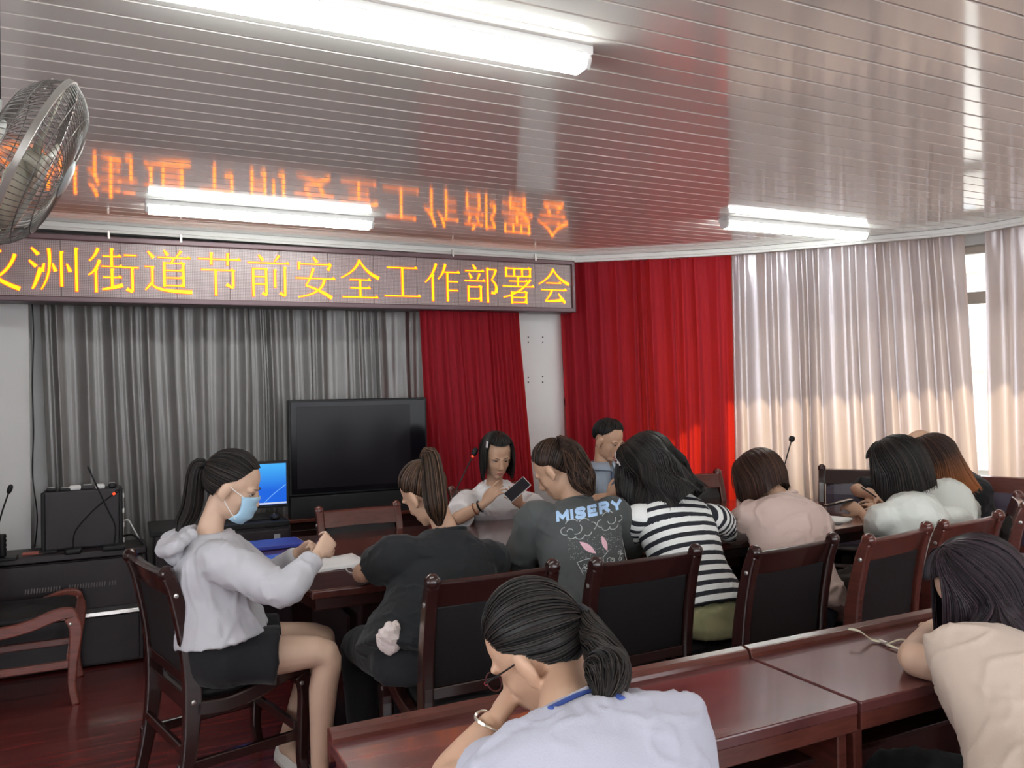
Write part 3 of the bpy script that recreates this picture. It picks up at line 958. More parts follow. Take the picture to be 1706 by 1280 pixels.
CT = 0.658
b1 = at(4, 934, z=CT)
y1 = b1.y
goose('microphone', 'desk microphone with ribbed stem on the cabinet at the left frame edge', b1, [b1 + Vector((0, 0, 0.02)), at(-2, 882, y=y1), at(2, 858, y=y1), at(14, 822, y=y1)], 0.013, 0.048, (0.14, 0.10, 0.018), rib=True)
b2 = at(122, 923, z=CT)
goose('microphone', 'desk microphone with slanting neck and red ring in front of the amplifier', b2, [b2 + Vector((0, 0, 0.03)), at(123, 893, y=b2.y), at(131, 877, y=b2.y), at(158, 848, y=b2.y), at(191, 822, y=b2.y)], 0.009, 0.03, (0.085, 0.07, 0.032), ring=True)
b3 = at(190, 917, z=CT)
goose('microphone', 'desk microphone with a wedge base and thin neck leaning left of the amplifier corner', b3, [b3 + Vector((0, 0, 0.03)), at(192, 878, y=b3.y), at(180, 850, y=b3.y), at(162, 812, y=b3.y), at(151, 788, y=b3.y)], 0.006, 0.04, (0.12, 0.07, 0.030))
p = at(55, 923, z=CT)
tag(MB().box((0, 0, 0.004), (0.10, 0.07, 0.008)).build('card_wallet', mat('salmon_leather', (0.45, 0.12, 0.09), 0.6), bevel=0.002), 'salmon pink card wallet lying on the equipment cabinet', 'wallet').location = (p.x, p.y, CT)
p = at(80, 921, z=CT)
ph = empty('phone', (p.x, p.y, CT), 0, 'black phone lying on the equipment cabinet beside the salmon wallet', 'phone')
MB().box((0, 0, 0.005), (0.09, 0.06, 0.009)).build('body', BLACK, ph, bevel=0.002)
MB().box((0.01, 0, 0.0105), (0.05, 0.04, 0.002)).build('screen', mat('dark_screen', (0.02, 0.02, 0.025), 0.1), ph)
for nm, lb, pts, r_, m_ in (('cable', 'dark cable hanging down the white wall edge beside the grey curtain', [at(53, 500, y=5.40), at(56, 560, y=5.40), at(54, 640, y=5.40), at(56, 720, y=5.40), at(54, 790, y=5.40), at(62, 860, y=5.40), at(58, 912, y=5.40)], 0.0035, BLACK),
                            ('cable', 'thick black cable looping over the right end of the equipment cabinet', [at(206, 893, y=5.26), at(222, 892, y=5.22), at(236, 905, y=5.18), at(243, 925, y=5.13), at(244, 960, y=5.10)], 0.006, BLACK),
                            ('cable', 'thin white cable running down from the plug by the amplifier', [at(206, 868, y=5.30), at(214, 867, y=5.30), at(222, 880, y=5.28), at(236, 908, y=5.24), at(243, 940, y=5.20), at(241, 1010, y=5.17), at(243, 1060, y=5.17)], 0.004, WHITE)):
    tag(MB().tube(cr(pts, 6), r_, 8).build(nm, m_), lb, 'cable')
cord = empty('pull_cord', at(935, 525, y=5.40), 0, 'thin black pull cord with a plug hanging beside the white pillar', 'cord')
MB().tube(cr([at(935, 528, y=5.40), at(937, 590, y=5.40), at(942, 664, y=5.40)], 6), 0.0025, 6).build('line', BLACK, cord, world=True)
MB().tube([at(942, 662, y=5.40), at(942, 668, y=5.40), at(943, 677, y=5.40)], [0.005, 0.012, 0.010], 10).build('plug', BLACK, cord, world=True)

# ------------------------------------------------------------------ television, monitor and computer desk
tv = empty('television', (1.42, 5.12, 0.74), 0, 'large black flat panel display with a dark screen in front of the grey curtain', 'television')
MB().box((1.382, 5.12, 1.185), (0.905, 0.06, 0.60)).build('housing', BLACK, tv, world=True, bevel=0.006)
SCR = mat('tv_glass', (0.005, 0.004, 0.006), 0.14, spec=0.16)
MB().box((1.382, 5.087, 1.185), (0.88, 0.008, 0.575)).build('screen_glass', SCR, tv, world=True, bevel=0.002)
MB().box((1.345, 5.085, 1.185), (0.74, 0.008, 0.51)).build('panel', mat('tv_panel', (0.010, 0.008, 0.011), 0.2, spec=0.14), tv, world=True, bevel=0.001)
MB().box((1.382, 5.11, 0.815), (0.905, 0.09, 0.135)).build('speaker_bar', BLACK, tv, world=True, bevel=0.005)
ts = empty('television_stand', (1.42, 5.15, 0), 0, 'dark wooden stand under the large flat panel display', 'stand')
MB().box((1.365, 5.18, 0.365), (0.95, 0.22, 0.73)).build('body', WOOD, ts, world=True, bevel=0.005)
MB().box((1.365, 5.165, 0.739), (0.98, 0.26, 0.022)).build('top', WOODR, ts, world=True, bevel=0.004)
for s in (-1, 1):
    MB().box((1.365 + s * 0.235, 5.062, 0.38), (0.44, 0.02, 0.60)).build('door', WOOD, ts, world=True, bevel=0.004)
cdk = empty('computer_desk', (0.55, 4.95, 0), 0, 'black computer desk below the blue monitor behind the masked woman', 'desk')
MB().box((0.50, 4.98, 0.775), (0.74, 0.42, 0.03)).build('top', BLACK, cdk, world=True, bevel=0.004)
MB().box((0.52, 4.99, 0.38), (0.72, 0.38, 0.755)).build('body', CAB, cdk, world=True, bevel=0.004)
MB().box((0.52, 4.795, 0.66), (0.70, 0.016, 0.16)).build('drawer', CAB, cdk, world=True, bevel=0.004)
MB().box((0.80, 4.786, 0.70), (0.035, 0.004, 0.03)).build('sticker', mat('grey_sticker', (0.4, 0.4, 0.42), 0.6), cdk, world=True)
mo = empty('monitor', (0.665, 4.93, 0.79), 0, 'computer monitor with a bright blue desktop behind the masked woman', 'monitor')
MB().box((0.665, 4.925, 0.99), (0.455, 0.03, 0.275)).build('housing', BLACK, mo, world=True, bevel=0.006)
sm = bpy.data.materials.new('blue_desktop')
sm.use_nodes = True
nt = sm.node_tree
p = nt.nodes['Principled BSDF']
p.inputs['Base Color'].default_value = (0, 0, 0, 1)
p.inputs['Roughness'].default_value = 0.15
tc = nt.nodes.new('ShaderNodeTexCoord')
gr = nt.nodes.new('ShaderNodeTexGradient')
mp = nt.nodes.new('ShaderNodeMapping')
mp.inputs['Rotation'].default_value = (0, R(-90), 0)
nt.links.new(tc.outputs['Generated'], mp.inputs['Vector'])
nt.links.new(mp.outputs[0], gr.inputs[0])
sp = nt.nodes.new('ShaderNodeSeparateXYZ')
nt.links.new(tc.outputs['Generated'], sp.inputs[0])
rp = nt.nodes.new('ShaderNodeValToRGB')
rp.color_ramp.elements[0].color = (0.01, 0.13, 0.75, 1)
rp.color_ramp.elements[1].color = (0.06, 0.45, 0.95, 1)
rp.color_ramp.elements[0].position = 0.35
nt.links.new(sp.outputs[2], rp.inputs[0])
nt.links.new(rp.outputs[0], p.inputs['Emission Color'])
p.inputs['Emission Strength'].default_value = 0.42
MB().box((0.665, 4.908, 0.992), (0.425, 0.004, 0.24)).build('screen', sm, mo, world=True)
MB().box((0.665, 4.905, 0.879), (0.425, 0.002, 0.010)).build('taskbar', mat('taskbar', (0.5, 0.5, 0.5), 0.4, emit=(0.6, 0.7, 0.9), estr=0.25), mo, world=True)
rib = MB().tube(cr([(0.74, 4.9055, 0.875), (0.80, 4.9055, 0.93), (0.875, 4.9055, 0.985)], 6), 0.002, 6)
rib.build('wallpaper_ray', mat('ray', (0.1, 0.2, 0.5), 0.4, emit=(0.2, 0.5, 1.0), estr=0.3), mo, world=True)
MB().box((0.665, 4.95, 0.83), (0.05, 0.03, 0.09)).build('stand_neck', BLACK, mo, world=True, bevel=0.004)
MB().box((0.665, 4.94, 0.796), (0.20, 0.15, 0.012)).build('stand_base', BLACK, mo, world=True, bevel=0.004)
p = at(458, 861, z=0.805)
ms_ = empty('computer_mouse', (0.80, 4.86, 0.79), 0, 'small black mouse on the computer desk by the blue monitor', 'mouse')
MB().ell((0, 0, 0.012), (0.03, 0.045, 0.020)).build('shell', BLACK, ms_)
MB().box((0, 0.02, 0.031), (0.006, 0.02, 0.004)).build('scroll_wheel', STEEL, ms_, bevel=0.001)

# ------------------------------------------------------------------ things on the conference table
ZT = 0.75


def sheets(u, v, ang, sx, sy, n, label, group=None, cat='paper', z=ZT, lines=True):
    p = at(u, v, z=z)
    t = empty('paper_sheets', (p.x, p.y, z), R(ang), label, cat, group)
    rnd = random.Random(int(u))
    INK = mat('printed_lines', (0.35, 0.35, 0.37), 0.8)
    for k in range(n):
        M3 = Matrix.Rotation(R(rnd.uniform(-9, 9)), 3, 'Z')
        mb = MB()
        rows = []
        for i in range(7):
            row = []
            for j in range(5):
                x, y_ = (i / 6 - .5) * sx, (j / 4 - .5) * sy
                zc = 0.0015 + 0.0016 * k + 0.006 * (abs(i / 3 - 1) ** 3) * (1 if k == n - 1 else 0.2)
                q = M3 @ Vector((x, y_, zc)) + Vector((rnd.uniform(-.0005, .0005) + 0.006 * k, 0.004 * k, 0))
                row.append(q)
            rows.append(row)
        mb.rows(rows, caps=False, closed=False)
        o = mb.build('sheet', PAPER, t, smooth=True)
        so = o.modifiers.new('thickness', 'SOLIDIFY')
        so.thickness = 0.0008
    return t


sheets(528, 944, 8, 0.38, 0.25, 4, 'loose printed sheets under the hands of the masked woman')
sheets(822, 857, 12, 0.34, 0.24, 3, 'open papers on the table in front of the white-bloused woman')
sheets(1388, 868, 20, 0.21, 0.15, 2, 'white paper on the table right of the pink-shirted woman')
sheets(1452, 845, 35, 0.24, 0.17, 3, 'notebook pages under the bald man\'s hands')
fo = empty('folder', (0.70, 4.20, ZT), R(4), 'royal blue folder on the far left corner of the table', 'folder')
BLUE = mat('royal_blue_card', (0.035, 0.055, 0.36), 0.4)
MB().box((0, 0, 0.012), (0.24, 0.20, 0.020)).build('cover', BLUE, fo, bevel=0.004)
MB().box((0.005, 0, 0.012), (0.238, 0.19, 0.013)).build('pages', PAPER, fo)
ec = [at(593, 948, z=ZT + .003), at(580, 943, z=ZT + .003), at(577, 950, z=ZT + .003), at(588, 955, z=ZT + .003), at(598, 950, z=ZT + .003), at(586, 946, z=ZT + .003), at(600, 958, z=ZT + .003), at(612, 962, z=ZT + .003)]
tag(MB().tube(cr(ec, 8), 0.0022, 6).build('earphone_cable', WHITE), 'small coil of white earphone cable on the table by the black-shirted elbow', 'cable')
# folded eyeglasses on the papers
gp = at(846, 860, z=ZT + .012)
eg = empty('eyeglasses', gp, R(-20), 'black-framed eyeglasses lying on the papers before the white blouse', 'glasses')
for s in (-1, 1):
    MB().tube([(s * 0.034 + 0.026 * math.cos(a), 0.0, 0.016 + 0.018 * math.sin(a)) for a in [2 * PI * k / 16 for k in range(17)]], 0.0020, 6).build('rim', BLACK, eg)
    MB().tube([(s * 0.060, 0, 0.020), (s * 0.064, 0.05, 0.014), (s * 0.058, 0.12, 0.002)], 0.0018, 6).build('temple', BLACK, eg)
MB().tube([(-0.009, 0, 0.022), (0, 0, 0.024), (0.009, 0, 0.022)], 0.0018, 6).build('bridge', BLACK, eg)
pn = at(800, 862, z=ZT + .008)
pe = empty('pen', pn, R(28), 'dark pen lying across the papers of the white-bloused woman', 'pen')
MB().tube([(-0.07, 0, 0), (0.055, 0, 0), (0.07, 0, 0)], [0.0042, 0.0045, 0.001], 10).build('barrel', BLACK, pe)
MB().tube([(0.02, 0, 0), (0.03, 0, 0)], 0.0050, 10).build('ring', mat('copper', (0.5, 0.2, 0.08), 0.3, metal=0.8), pe)
b4 = at(752, 872, z=ZT)
goose('microphone', 'desk microphone rising left of the white-bloused woman', (b4.x, b4.y, ZT), [b4 + Vector((0, 0, 0.02)), at(752, 838, y=b4.y), at(768, 800, y=b4.y), at(788, 759, y=b4.y)], 0.018, 0.05, ring=True)
b5 = at(1036, 872, z=ZT)
goose('microphone', 'slim desk microphone between the grey sweatshirt and the striped top', (b5.x, b5.y, ZT), [b5 + Vector((0, 0, 0.02)), at(1034, 840, y=b5.y), at(1036, 806, y=b5.y), at(1040, 775, y=b5.y)], 0.008, 0.04)
b6 = at(1300, 838, z=ZT)
goose('microphone', 'desk microphone standing against the sunlit silver curtain', (b6.x, b6.y, ZT), [b6 + Vector((0, 0, 0.02)), at(1301, 810, y=b6.y), at(1306, 780, y=b6.y), at(1318, 736, y=b6.y)], 0.020, 0.04)


def phone(u, v, y, rot, label, holder_m=BLACK, size=(0.072, 0.150, 0.009)):
    p = at(u, v, y=y)
    t = empty('phone', p, 0, label, 'phone')
    t.rotation_euler = rot
    MB().box((0, 0, 0), size).build('body', holder_m, t, bevel=0.003, seg=3)
    MB().box((0, 0, size[2] / 2 + 0.0004), (size[0] * 0.92, size[1] * 0.95, 0.001)).build('screen', mat('phone_screen', (0.02, 0.02, 0.025), 0.08), t)
    return t


# front desk: card strap
sp_ = [at(1414, 1048, z=0.785), at(1432, 1052, z=0.782), at(1452, 1066, z=0.758), at(1468, 1069, z=0.756)]
ls = empty('lanyard', at(1440, 1060, z=0.752), 0, 'cream strap with metal clip lying on the front desk by the beige-shirted elbow', 'lanyard')
CREAM = mat('cream_strap', (0.62, 0.58, 0.44), 0.7)
MB().tube(cr(sp_, 8), 0.010, 8, flat=0.2, up=(0, 0, 1)).build('strap', CREAM, ls, world=True)
MB().tube([at(1466, 1068, z=0.757), at(1478, 1073, z=0.757)], 0.006, 8).build('clip', STEEL, ls, world=True)
MB().tube(cr([at(1478, 1074, z=0.757), at(1500, 1066, z=0.757), at(1515, 1070, z=0.757)], 6), 0.0025, 6).build('loop', CREAM, ls, world=True)
MB().tube(cr([at(1478, 1074, z=0.757), at(1500, 1082, z=0.757), at(1518, 1084, z=0.757)], 6), 0.006, 6, flat=0.3, up=(0, 0, 1)).build('loop', CREAM, ls, world=True)

# ------------------------------------------------------------------ wall fan on its drop rod
FANM = mat('grey_fan_wire', (0.20, 0.19, 0.18), 0.35, metal=0.7)
fc = at(56, 272, d=2.0)
fan = empty('fan', fc, 0, 'grey wire-cage fan on a dark drop rod at the upper left corner', 'fan')
# the fan axis: pointing into the room, right and a little down
ax = (c_r * 0.80 - c_u * 0.40 + c_f * 0.42).normalized()
q = ax.to_track_quat('Z', 'Y').to_matrix()


def FP(r, a, h):
    return q @ Vector((r * math.cos(a), r * math.sin(a), h))


RF = 0.222
prof_f = [(0.05, 0.075), (0.10, 0.074), (0.16, 0.062), (0.20, 0.036), (RF, 0.008)]
prof_r = [(0.06, -0.095), (0.11, -0.090), (0.16, -0.078), (0.20, -0.045), (RF, -0.004)]
for nm, prof, n_ in (('front_cage', prof_f, 84), ('rear_cage', prof_r, 84)):
    mb = MB()
    for k in range(n_):
        a = 2 * PI * k / n_
        tw = 0.35 if nm == 'front_cage' else 0.0
        pts = cr([FP(r, a + tw * (1 - r / RF), h) for r, h in prof], 3)
        mb.tube(pts, 0.0013, 4, caps=False)
    for r, h in (prof[0], prof[2], prof[3]):
        mb.tube([FP(r, 2 * PI * k / 48, h) for k in range(49)], 0.0016, 5, caps=False)
    o = mb.build(nm, FANM, fan, smooth=True)
mb = MB()
rows = []
for k in range(65):
    a = 2 * PI * k / 64
    rows.append([FP(RF - 0.003, a, -0.007), FP(RF + 0.005, a, -0.007), FP(RF + 0.005, a, 0.007), FP(RF - 0.003, a, 0.007)])
mb.rows(rows, caps=False)
mb.build('rim', mat('fan_rim', (0.30, 0.28, 0.26), 0.3, metal=0.5), fan)
MB().tube([FP(0, 0, 0.068), FP(0, 0, 0.078), FP(0, 0, 0.084)], [0.05, 0.05, 0.035], 24).build('badge_cap', mat('fan_cap', (0.35, 0.40, 0.42), 0.4), fan)
BL = mat('fan_blade', (0.42, 0.40, 0.32), 0.45)
for k in range(3):
    rows = []
    for i in range(7):
        r = 0.03 + 0.16 * i / 6
        wd = 0.55 + 0.75 * math.sin(PI * (0.25 + 0.6 * i / 6))
        rows.append([FP(r, k * 2 * PI / 3 + wd * (j / 4 - .5) * 1.3, 0.03 * (j / 4 - .5) - 0.004) for j in range(5)])
    o = MB().rows(rows, caps=False, closed=False).build('blade', BL, fan, smooth=True)
    so = o.modifiers.new('thickness', 'SOLIDIFY')
    so.thickness = 0.003
MB().tube([FP(0, 0, -0.02), FP(0, 0, 0.02)], 0.03, 20).build('hub', BL, fan)
MOT = mat('fan_motor', (0.66, 0.70, 0.68), 0.4)
MB().tube([FP(0, 0, -0.09), FP(0, 0, -0.10), FP(0, 0, -0.19), FP(0, 0, -0.215)], [0.062, 0.068, 0.064, 0.03], 24).build('motor_housing', MOT, fan)
rodp = at(-8, 200, d=2.0)
bx = Vector((rodp.x, rodp.y, 0))
mpos = fc + FP(0, 0, -0.15)
MB().tube([(rodp.x, rodp.y, CEIL), (rodp.x, rodp.y, mpos.z + 0.09)], 0.013, 12).build('drop_rod', BLACK, fan, world=True)
MB().tube(cr([(rodp.x, rodp.y, mpos.z + 0.10), (rodp.x - 0.01, rodp.y, mpos.z + 0.05), mpos], 5), 0.016, 10).build('bracket', MOT, fan, world=True)
pc = fc + FP(RF * 0.9, R(150), -0.05)
MB().tube([at(74, 149, d=2.0), at(80, 140, d=2.0), at(88, 131, d=2.0)], 0.003, 6).build('cage_clip', STEEL, fan, world=True)

# ------------------------------------------------------------------ people: one remeshed skin body, clothes and hair as children
SKIN = mat('skin', (0.55, 0.335, 0.225), 0.5, spec=0.4, var=0.06, vscale=10)
SKINP = mat('pale_skin', (0.60, 0.40, 0.29), 0.5, spec=0.4, var=0.06, vscale=10)
LIP = mat('lips', (0.40, 0.12, 0.10), 0.45)
BROW = mat('brow_hair', (0.02, 0.014, 0.012), 0.7)
EYEW = mat('eye_white', (0.6, 0.57, 0.53), 0.3)
EYEB = mat('iris', (0.012, 0.008, 0.006), 0.15)


def remesh(name, mb, voxel, it=2, fold=0.0, seed=0, dirv_=(0, 0, 1), fac=0.5):
    me = mb.mesh(name + '_raw')
    ob = bpy.data.objects.new('tmp', me)
    C.objects.link(ob)
    m = ob.modifiers.new('r', 'REMESH')
    m.mode = 'VOXEL'
    m.voxel_size = voxel
    if it:
        s = ob.modifiers.new('s', 'SMOOTH')
        s.factor = fac
        s.iterations = it
    dg = bpy.context.evaluated_depsgraph_get()
    me2 = bpy.data.meshes.new_from_object(ob.evaluated_get(dg))
    bpy.data.objects.remove(ob, do_unlink=True)
    me2.name = name
    me2.materials.clear()
    if fold:
        n = len(me2.vertices)
        co = np.empty(n * 3)
        me2.vertices.foreach_get('co', co)
        co = co.reshape(-1, 3)
        no = np.empty(n * 3)
        me2.vertices.foreach_get('normal', no)
        no = no.reshape(-1, 3)
        rs = random.Random(seed)
        for k in range(2):
            ax_ = Vector((rs.uniform(-1, 1), rs.uniform(-1, 1), rs.uniform(-.4, 1))).normalized()
            q_ = np.array(ax_)
            al = co @ q_
            st = co + np.outer(al, q_) * (-0.72)      # stretched along the axis: long creases
            st = st * (9 + 7 * k) + seed
            nz_ = np.array([noise.noise(Vector(p)) + 0.35 * noise.noise(Vector(p) * 2.3) for p in st])
            lo_ = np.array([noise.noise(Vector(p) * 0.6 + Vector((9, 1, 4))) for p in st])
            d = np.exp(-(nz_ / 0.10) ** 2) * np.clip(0.5 + 1.2 * lo_, 0, 1) + 0.35 * lo_
            co += no * (d * fold * 1.5 / (1 + 0.4 * k))[:, None]
        me2.vertices.foreach_set('co', co.ravel())
        me2.update()
    return me2


def hand(mb, wr, d, nrm, thumb, curl=(0.5, 0.7, 0.5), sc=1.0, spread=0.10, point=None):
    """wr wrist, d finger direction, nrm the way the palm faces, thumb +1/-1 the side the thumb leaves"""
    d = Vector(d).normalized()
    nrm = Vector(nrm)
    nrm = (nrm - d * nrm.dot(d)).normalized()
    sd = d.cross(nrm) * thumb
    wr = Vector(wr)
    rows = []
    for t, hw, ht in ((-0.012, 0.022, 0.017), (0.02, 0.030, 0.017), (0.055, 0.038, 0.015), (0.082, 0.038, 0.012), (0.090, 0.030, 0.008)):
        c = wr + d * t * sc
        rows.append([c + sd * (hw * sc * math.cos(a)) + nrm * (ht * sc * math.sin(a)) for a in [2 * PI * k / 12 for k in range(12)]])
    mb.rows(rows)
    for k, (off, ln, r) in enumerate(((0.029, 0.070, 0.0085), (0.010, 0.078, 0.0088), (-0.010, 0.072, 0.0083), (-0.028, 0.056, 0.0073))):
        cu = curl if not (point is not None and k == point) else (0.1, 0.1, 0.1)
        p = wr + d * (0.082 * sc) + sd * off * sc
        a = 0.0
        pts, rad = [p - d * 0.02 * sc], [r * sc]
        sp = sd * (spread * (1.5 - k) * 0.5)
        pts.append(p)
        rad.append(r * sc)
        for j, fr_ in enumerate((0.45, 0.31, 0.24)):
            a += cu[j]
            v = (d * math.cos(a) + nrm * math.sin(a) + sp).normalized()
            p = p + v * (ln * fr_ * sc)
            pts.append(p)
            rad.append(r * sc * (0.95 - 0.10 * j))
        mb.tube(pts, rad, 8)
        mb.ell(pts[-1], (rad[-1],) * 3, nu=8, nv=6)
    p0 = wr + d * 0.022 * sc + sd * 0.022 * sc
    p1 = p0 + (d * 0.6 + sd * 0.62 + nrm * 0.35).normalized() * 0.036 * sc
    p2 = p1 + (d * 0.85 + sd * 0.25 + nrm * 0.45).normalized() * 0.030 * sc
    p3 = p2 + (d * 0.9 - sd * 0.05 + nrm * 0.4).normalized() * 0.024 * sc
    mb.tube([p0, p1, p2, p3], [0.013 * sc, 0.0105 * sc, 0.0092 * sc, 0.0075 * sc], 8)
    mb.ell(p3, (0.0075 * sc,) * 3, nu=8, nv=6)


def head_shape(mb, c, M, s=1.0, male=False, ears=True):
    c = Vector(c)

    def E(p, r, rot=None):
        mb.ell(c + M @ (Vector(p) * s), [x * s for x in r], M if rot is None else M @ rot, 20, 14)
    E((0, -.012, .030), (.076, .093, .086))
    E((0, .020, -.022), (.061, .066, .086))
    E((0, .030, -.060), (.050, .052, .052))
    E((0, .056, -.094), (.026 if not male else .031, .027, .020))
    for sx in (-1, 1):
        E((sx * .030, .050, -.030), (.026, .023, .028))
        E((sx * .034, .012, -.066), (.019, .038, .032))
        E((sx * .027, .071, .016), (.028, .013, .011))
        E((sx * .0095, .089, -.040), (.0085, .010, .0075))
        if ears:
            E((sx * .077, -.006, -.012), (.010, .020, .033), Matrix.Rotation(R(18) * sx, 3, 'Z') @ Matrix.Rotation(R(-12), 3, 'X'))
            E((sx * .075, .000, -.038), (.008, .010, .012))
    mb.tube([c + M @ (Vector(p) * s) for p in ((0, .080, .016), (0, .090, -.010), (0, .101, -.033), (0, .094, -.043))], [.0085 * s, .0095 * s, .0118 * s, .008 * s], 10)
    E((0, .083, -.064), (.021, .010, .0065))
    E((0, .081, -.074), (.017, .010, .0065))
    E((0, .078, -.055), (.014, .010, .012))


def face_parts(t, c, M, s, eye_open=0.35, lips=True):
    c = Vector(c)

    def W(p):
        return c + M @ (Vector(p) * s)
    for sx in (-1, 1):
        e = MB().ell(W((sx * .030, .0735, .000)), (.0135 * s, .006 * s, max(.0025, .0075 * eye_open) * s), M, 14, 8).build('eye', EYEW, t, world=True)
        MB().ell(W((sx * .029, .0785, -.0006)), (.0055 * s, .0022 * s, max(.0022, .0060 * eye_open) * s), M, 12, 8).build('iris', EYEB, e, world=True)
        MB().tube([W((sx * .014, .0775, -.001)), W((sx * .022, .0815, .0025 + .003 * eye_open)), W((sx * .032, .0805, .003 + .003 * eye_open)), W((sx * .044, .072, -.0015))], [.0006 * s, .0016 * s, .0018 * s, .0009 * s], 6).build('eyelid_line', BROW, t, world=True)
        MB().tube([W((sx * .012, .0855, .0185)), W((sx * .024, .0865, .0225)), W((sx * .038, .0785, .0225)), W((sx * .048, .068, .018))], [.0016 * s, .0026 * s, .0024 * s, .001 * s], 6, flat=0.7).build('eyebrow', BROW, t, world=True)
    if lips:
        MB().ell(W((0, .0855, -.0645)), (.0205 * s, .0088 * s, .0050 * s), M, 16, 8).build('upper_lip', LIP, t, world=True)
        MB().ell(W((0, .0835, -.0735)), (.0175 * s, .0088 * s, .0058 * s), M, 16, 8).build('lower_lip', LIP, t, world=True)


def frame3(f, u):
    f = Vector(f).normalized()
    u = Vector(u)
    u = (u - f * u.dot(f)).normalized()
    r = f.cross(u)
    return Matrix((r, f, u)).transposed()      # columns: right, forward, up


# hair ------------------------------------------------------------------
HC = Vector((0, -.012, .028))
HR = Vector((.082, .101, .096))
HL = [(0, 44), (35, 40), (55, 24), (72, 4), (84, -4), (98, -20), (112, -44), (130, -58), (180, -60)]


def hairline(az, tab=HL):
    a = abs((az + 180) % 360 - 180)
    for (x0, y0), (x1, y1) in zip(tab, tab[1:]):
        if a <= x1:
            return y0 + (y1 - y0) * (a - x0) / (x1 - x0)
    return tab[-1][1]


def dv(az, el):
    a, e = R(az), R(el)
    return Vector((math.sin(a) * math.cos(e), math.cos(a) * math.cos(e), math.sin(e)))


def onhead(d, lift=0.0):
    return HC + Vector((d.x * HR.x, d.y * HR.y, d.z * HR.z)) * (1 + lift)


def slerp(a, b, t):
    w_ = math.acos(max(-1, min(1, a.dot(b))))
    if w_ < 1e-4:
        return a.copy()
    return (a * math.sin((1 - t) * w_) + b * math.sin(t * w_)) / math.sin(w_)


def pony_path(tie, tab=HL, lift=0.03, n=10):
    def f(az, rl=0.0, t0=0.0):
        a = dv(az, hairline(az, tab)).normalized()
        out = []
        for k in range(n + 1):
            t = t0 + (1 - t0) * k / n
            l = lift * math.sin(PI * min(1, t * 1.1 + 0.05)) + rl - 0.07 * (1 - t) ** 4
            out.append(onhead(slerp(a, tie, t), l))
        return out
    return f


def bob_path(g, length, facel=62, g2=None,  front_el=40, vol=0.10, inward=0.25, wave=0.0, part=0.0, step=0.018, flare=0.0, nk=None):
    """g: gravity in head space; length(az) of the hanging part"""
    def f(az, rl=0.0, t0=0.0):
        a = abs((az + 180) % 360 - 180)
        out = []
        el_end = front_el if a < facel else max(-8, front_el - (a - facel) * 4.0)
        top = 86
        for k in range(9):
            el = top + (el_end - top) * k / 8
            d = dv(az + part * (1 - k / 8), el)
            out.append(onhead(d, 0.02 + vol * math.sin(PI / 2 * k / 8) * (1 if a >= facel else 0.35) + rl))
        if a < facel:
            while len(out) < 9 + 1:
                out.append(out[-1] + (out[-1] - out[-2]) * 0.3)
            return out
        L = length(az)
        if L <= 0:
            return out
        m = max(2, int(round(L / step)))
        tan = (out[-1] - out[-2]).normalized()
        p = out[-1]
        rad = Vector((p.x, p.y + 0.012, 0)).normalized()
        for k in range(m):
            b = min(1, (k + 1) * 0.28)
            gq = g if g2 is None else g.lerp(g2, max(0, min(1, (a - 85) / 45))).normalized()
            v = (tan * (1 - b) + gq * b - rad * (inward * (k / m) ** 1.5) + rad * flare * (k / m)).normalized()
            if wave:
                s_ = Vector((-rad.y, rad.x, 0))
                v = (v + (s_ * math.sin(k * 0.75 + az * 0.21) + rad * math.cos(k * 0.75 + az * 0.13)) * wave).normalized()
            p = p + v * step
            q_ = p - HC
            e = math.sqrt((q_.x / HR.x) ** 2 + (q_.y / HR.y) ** 2 + (q_.z / HR.z) ** 2)
            if e < 1.05:
                p = HC + q_ * (1.05 / e)
            if nk is not None:
                n0 = Vector((0, -.022, -.04))
                ab = nk - n0
                u_ = max(0, min(1.25, (p - n0).dot(ab) / ab.dot(ab)))
                cpt = n0 + ab * u_
                r_ = p - cpt
                if r_.length < 0.068:
                    p = cpt + r_.normalized() * 0.068
            out.append(p)
        return out
    return f


def resamp(path, n):
    L = [0.0]
    for a, b in zip(path, path[1:]):
        L.append(L[-1] + (b - a).length)
    out, j = [], 0
    for k in range(n):
        t = L[-1] * k / (n - 1)
        while j < len(path) - 2 and L[j + 1] < t:
            j += 1
        f = (t - L[j]) / max(1e-9, L[j + 1] - L[j])
        out.append(path[j].lerp(path[j + 1], min(1, max(0, f))))
    return out


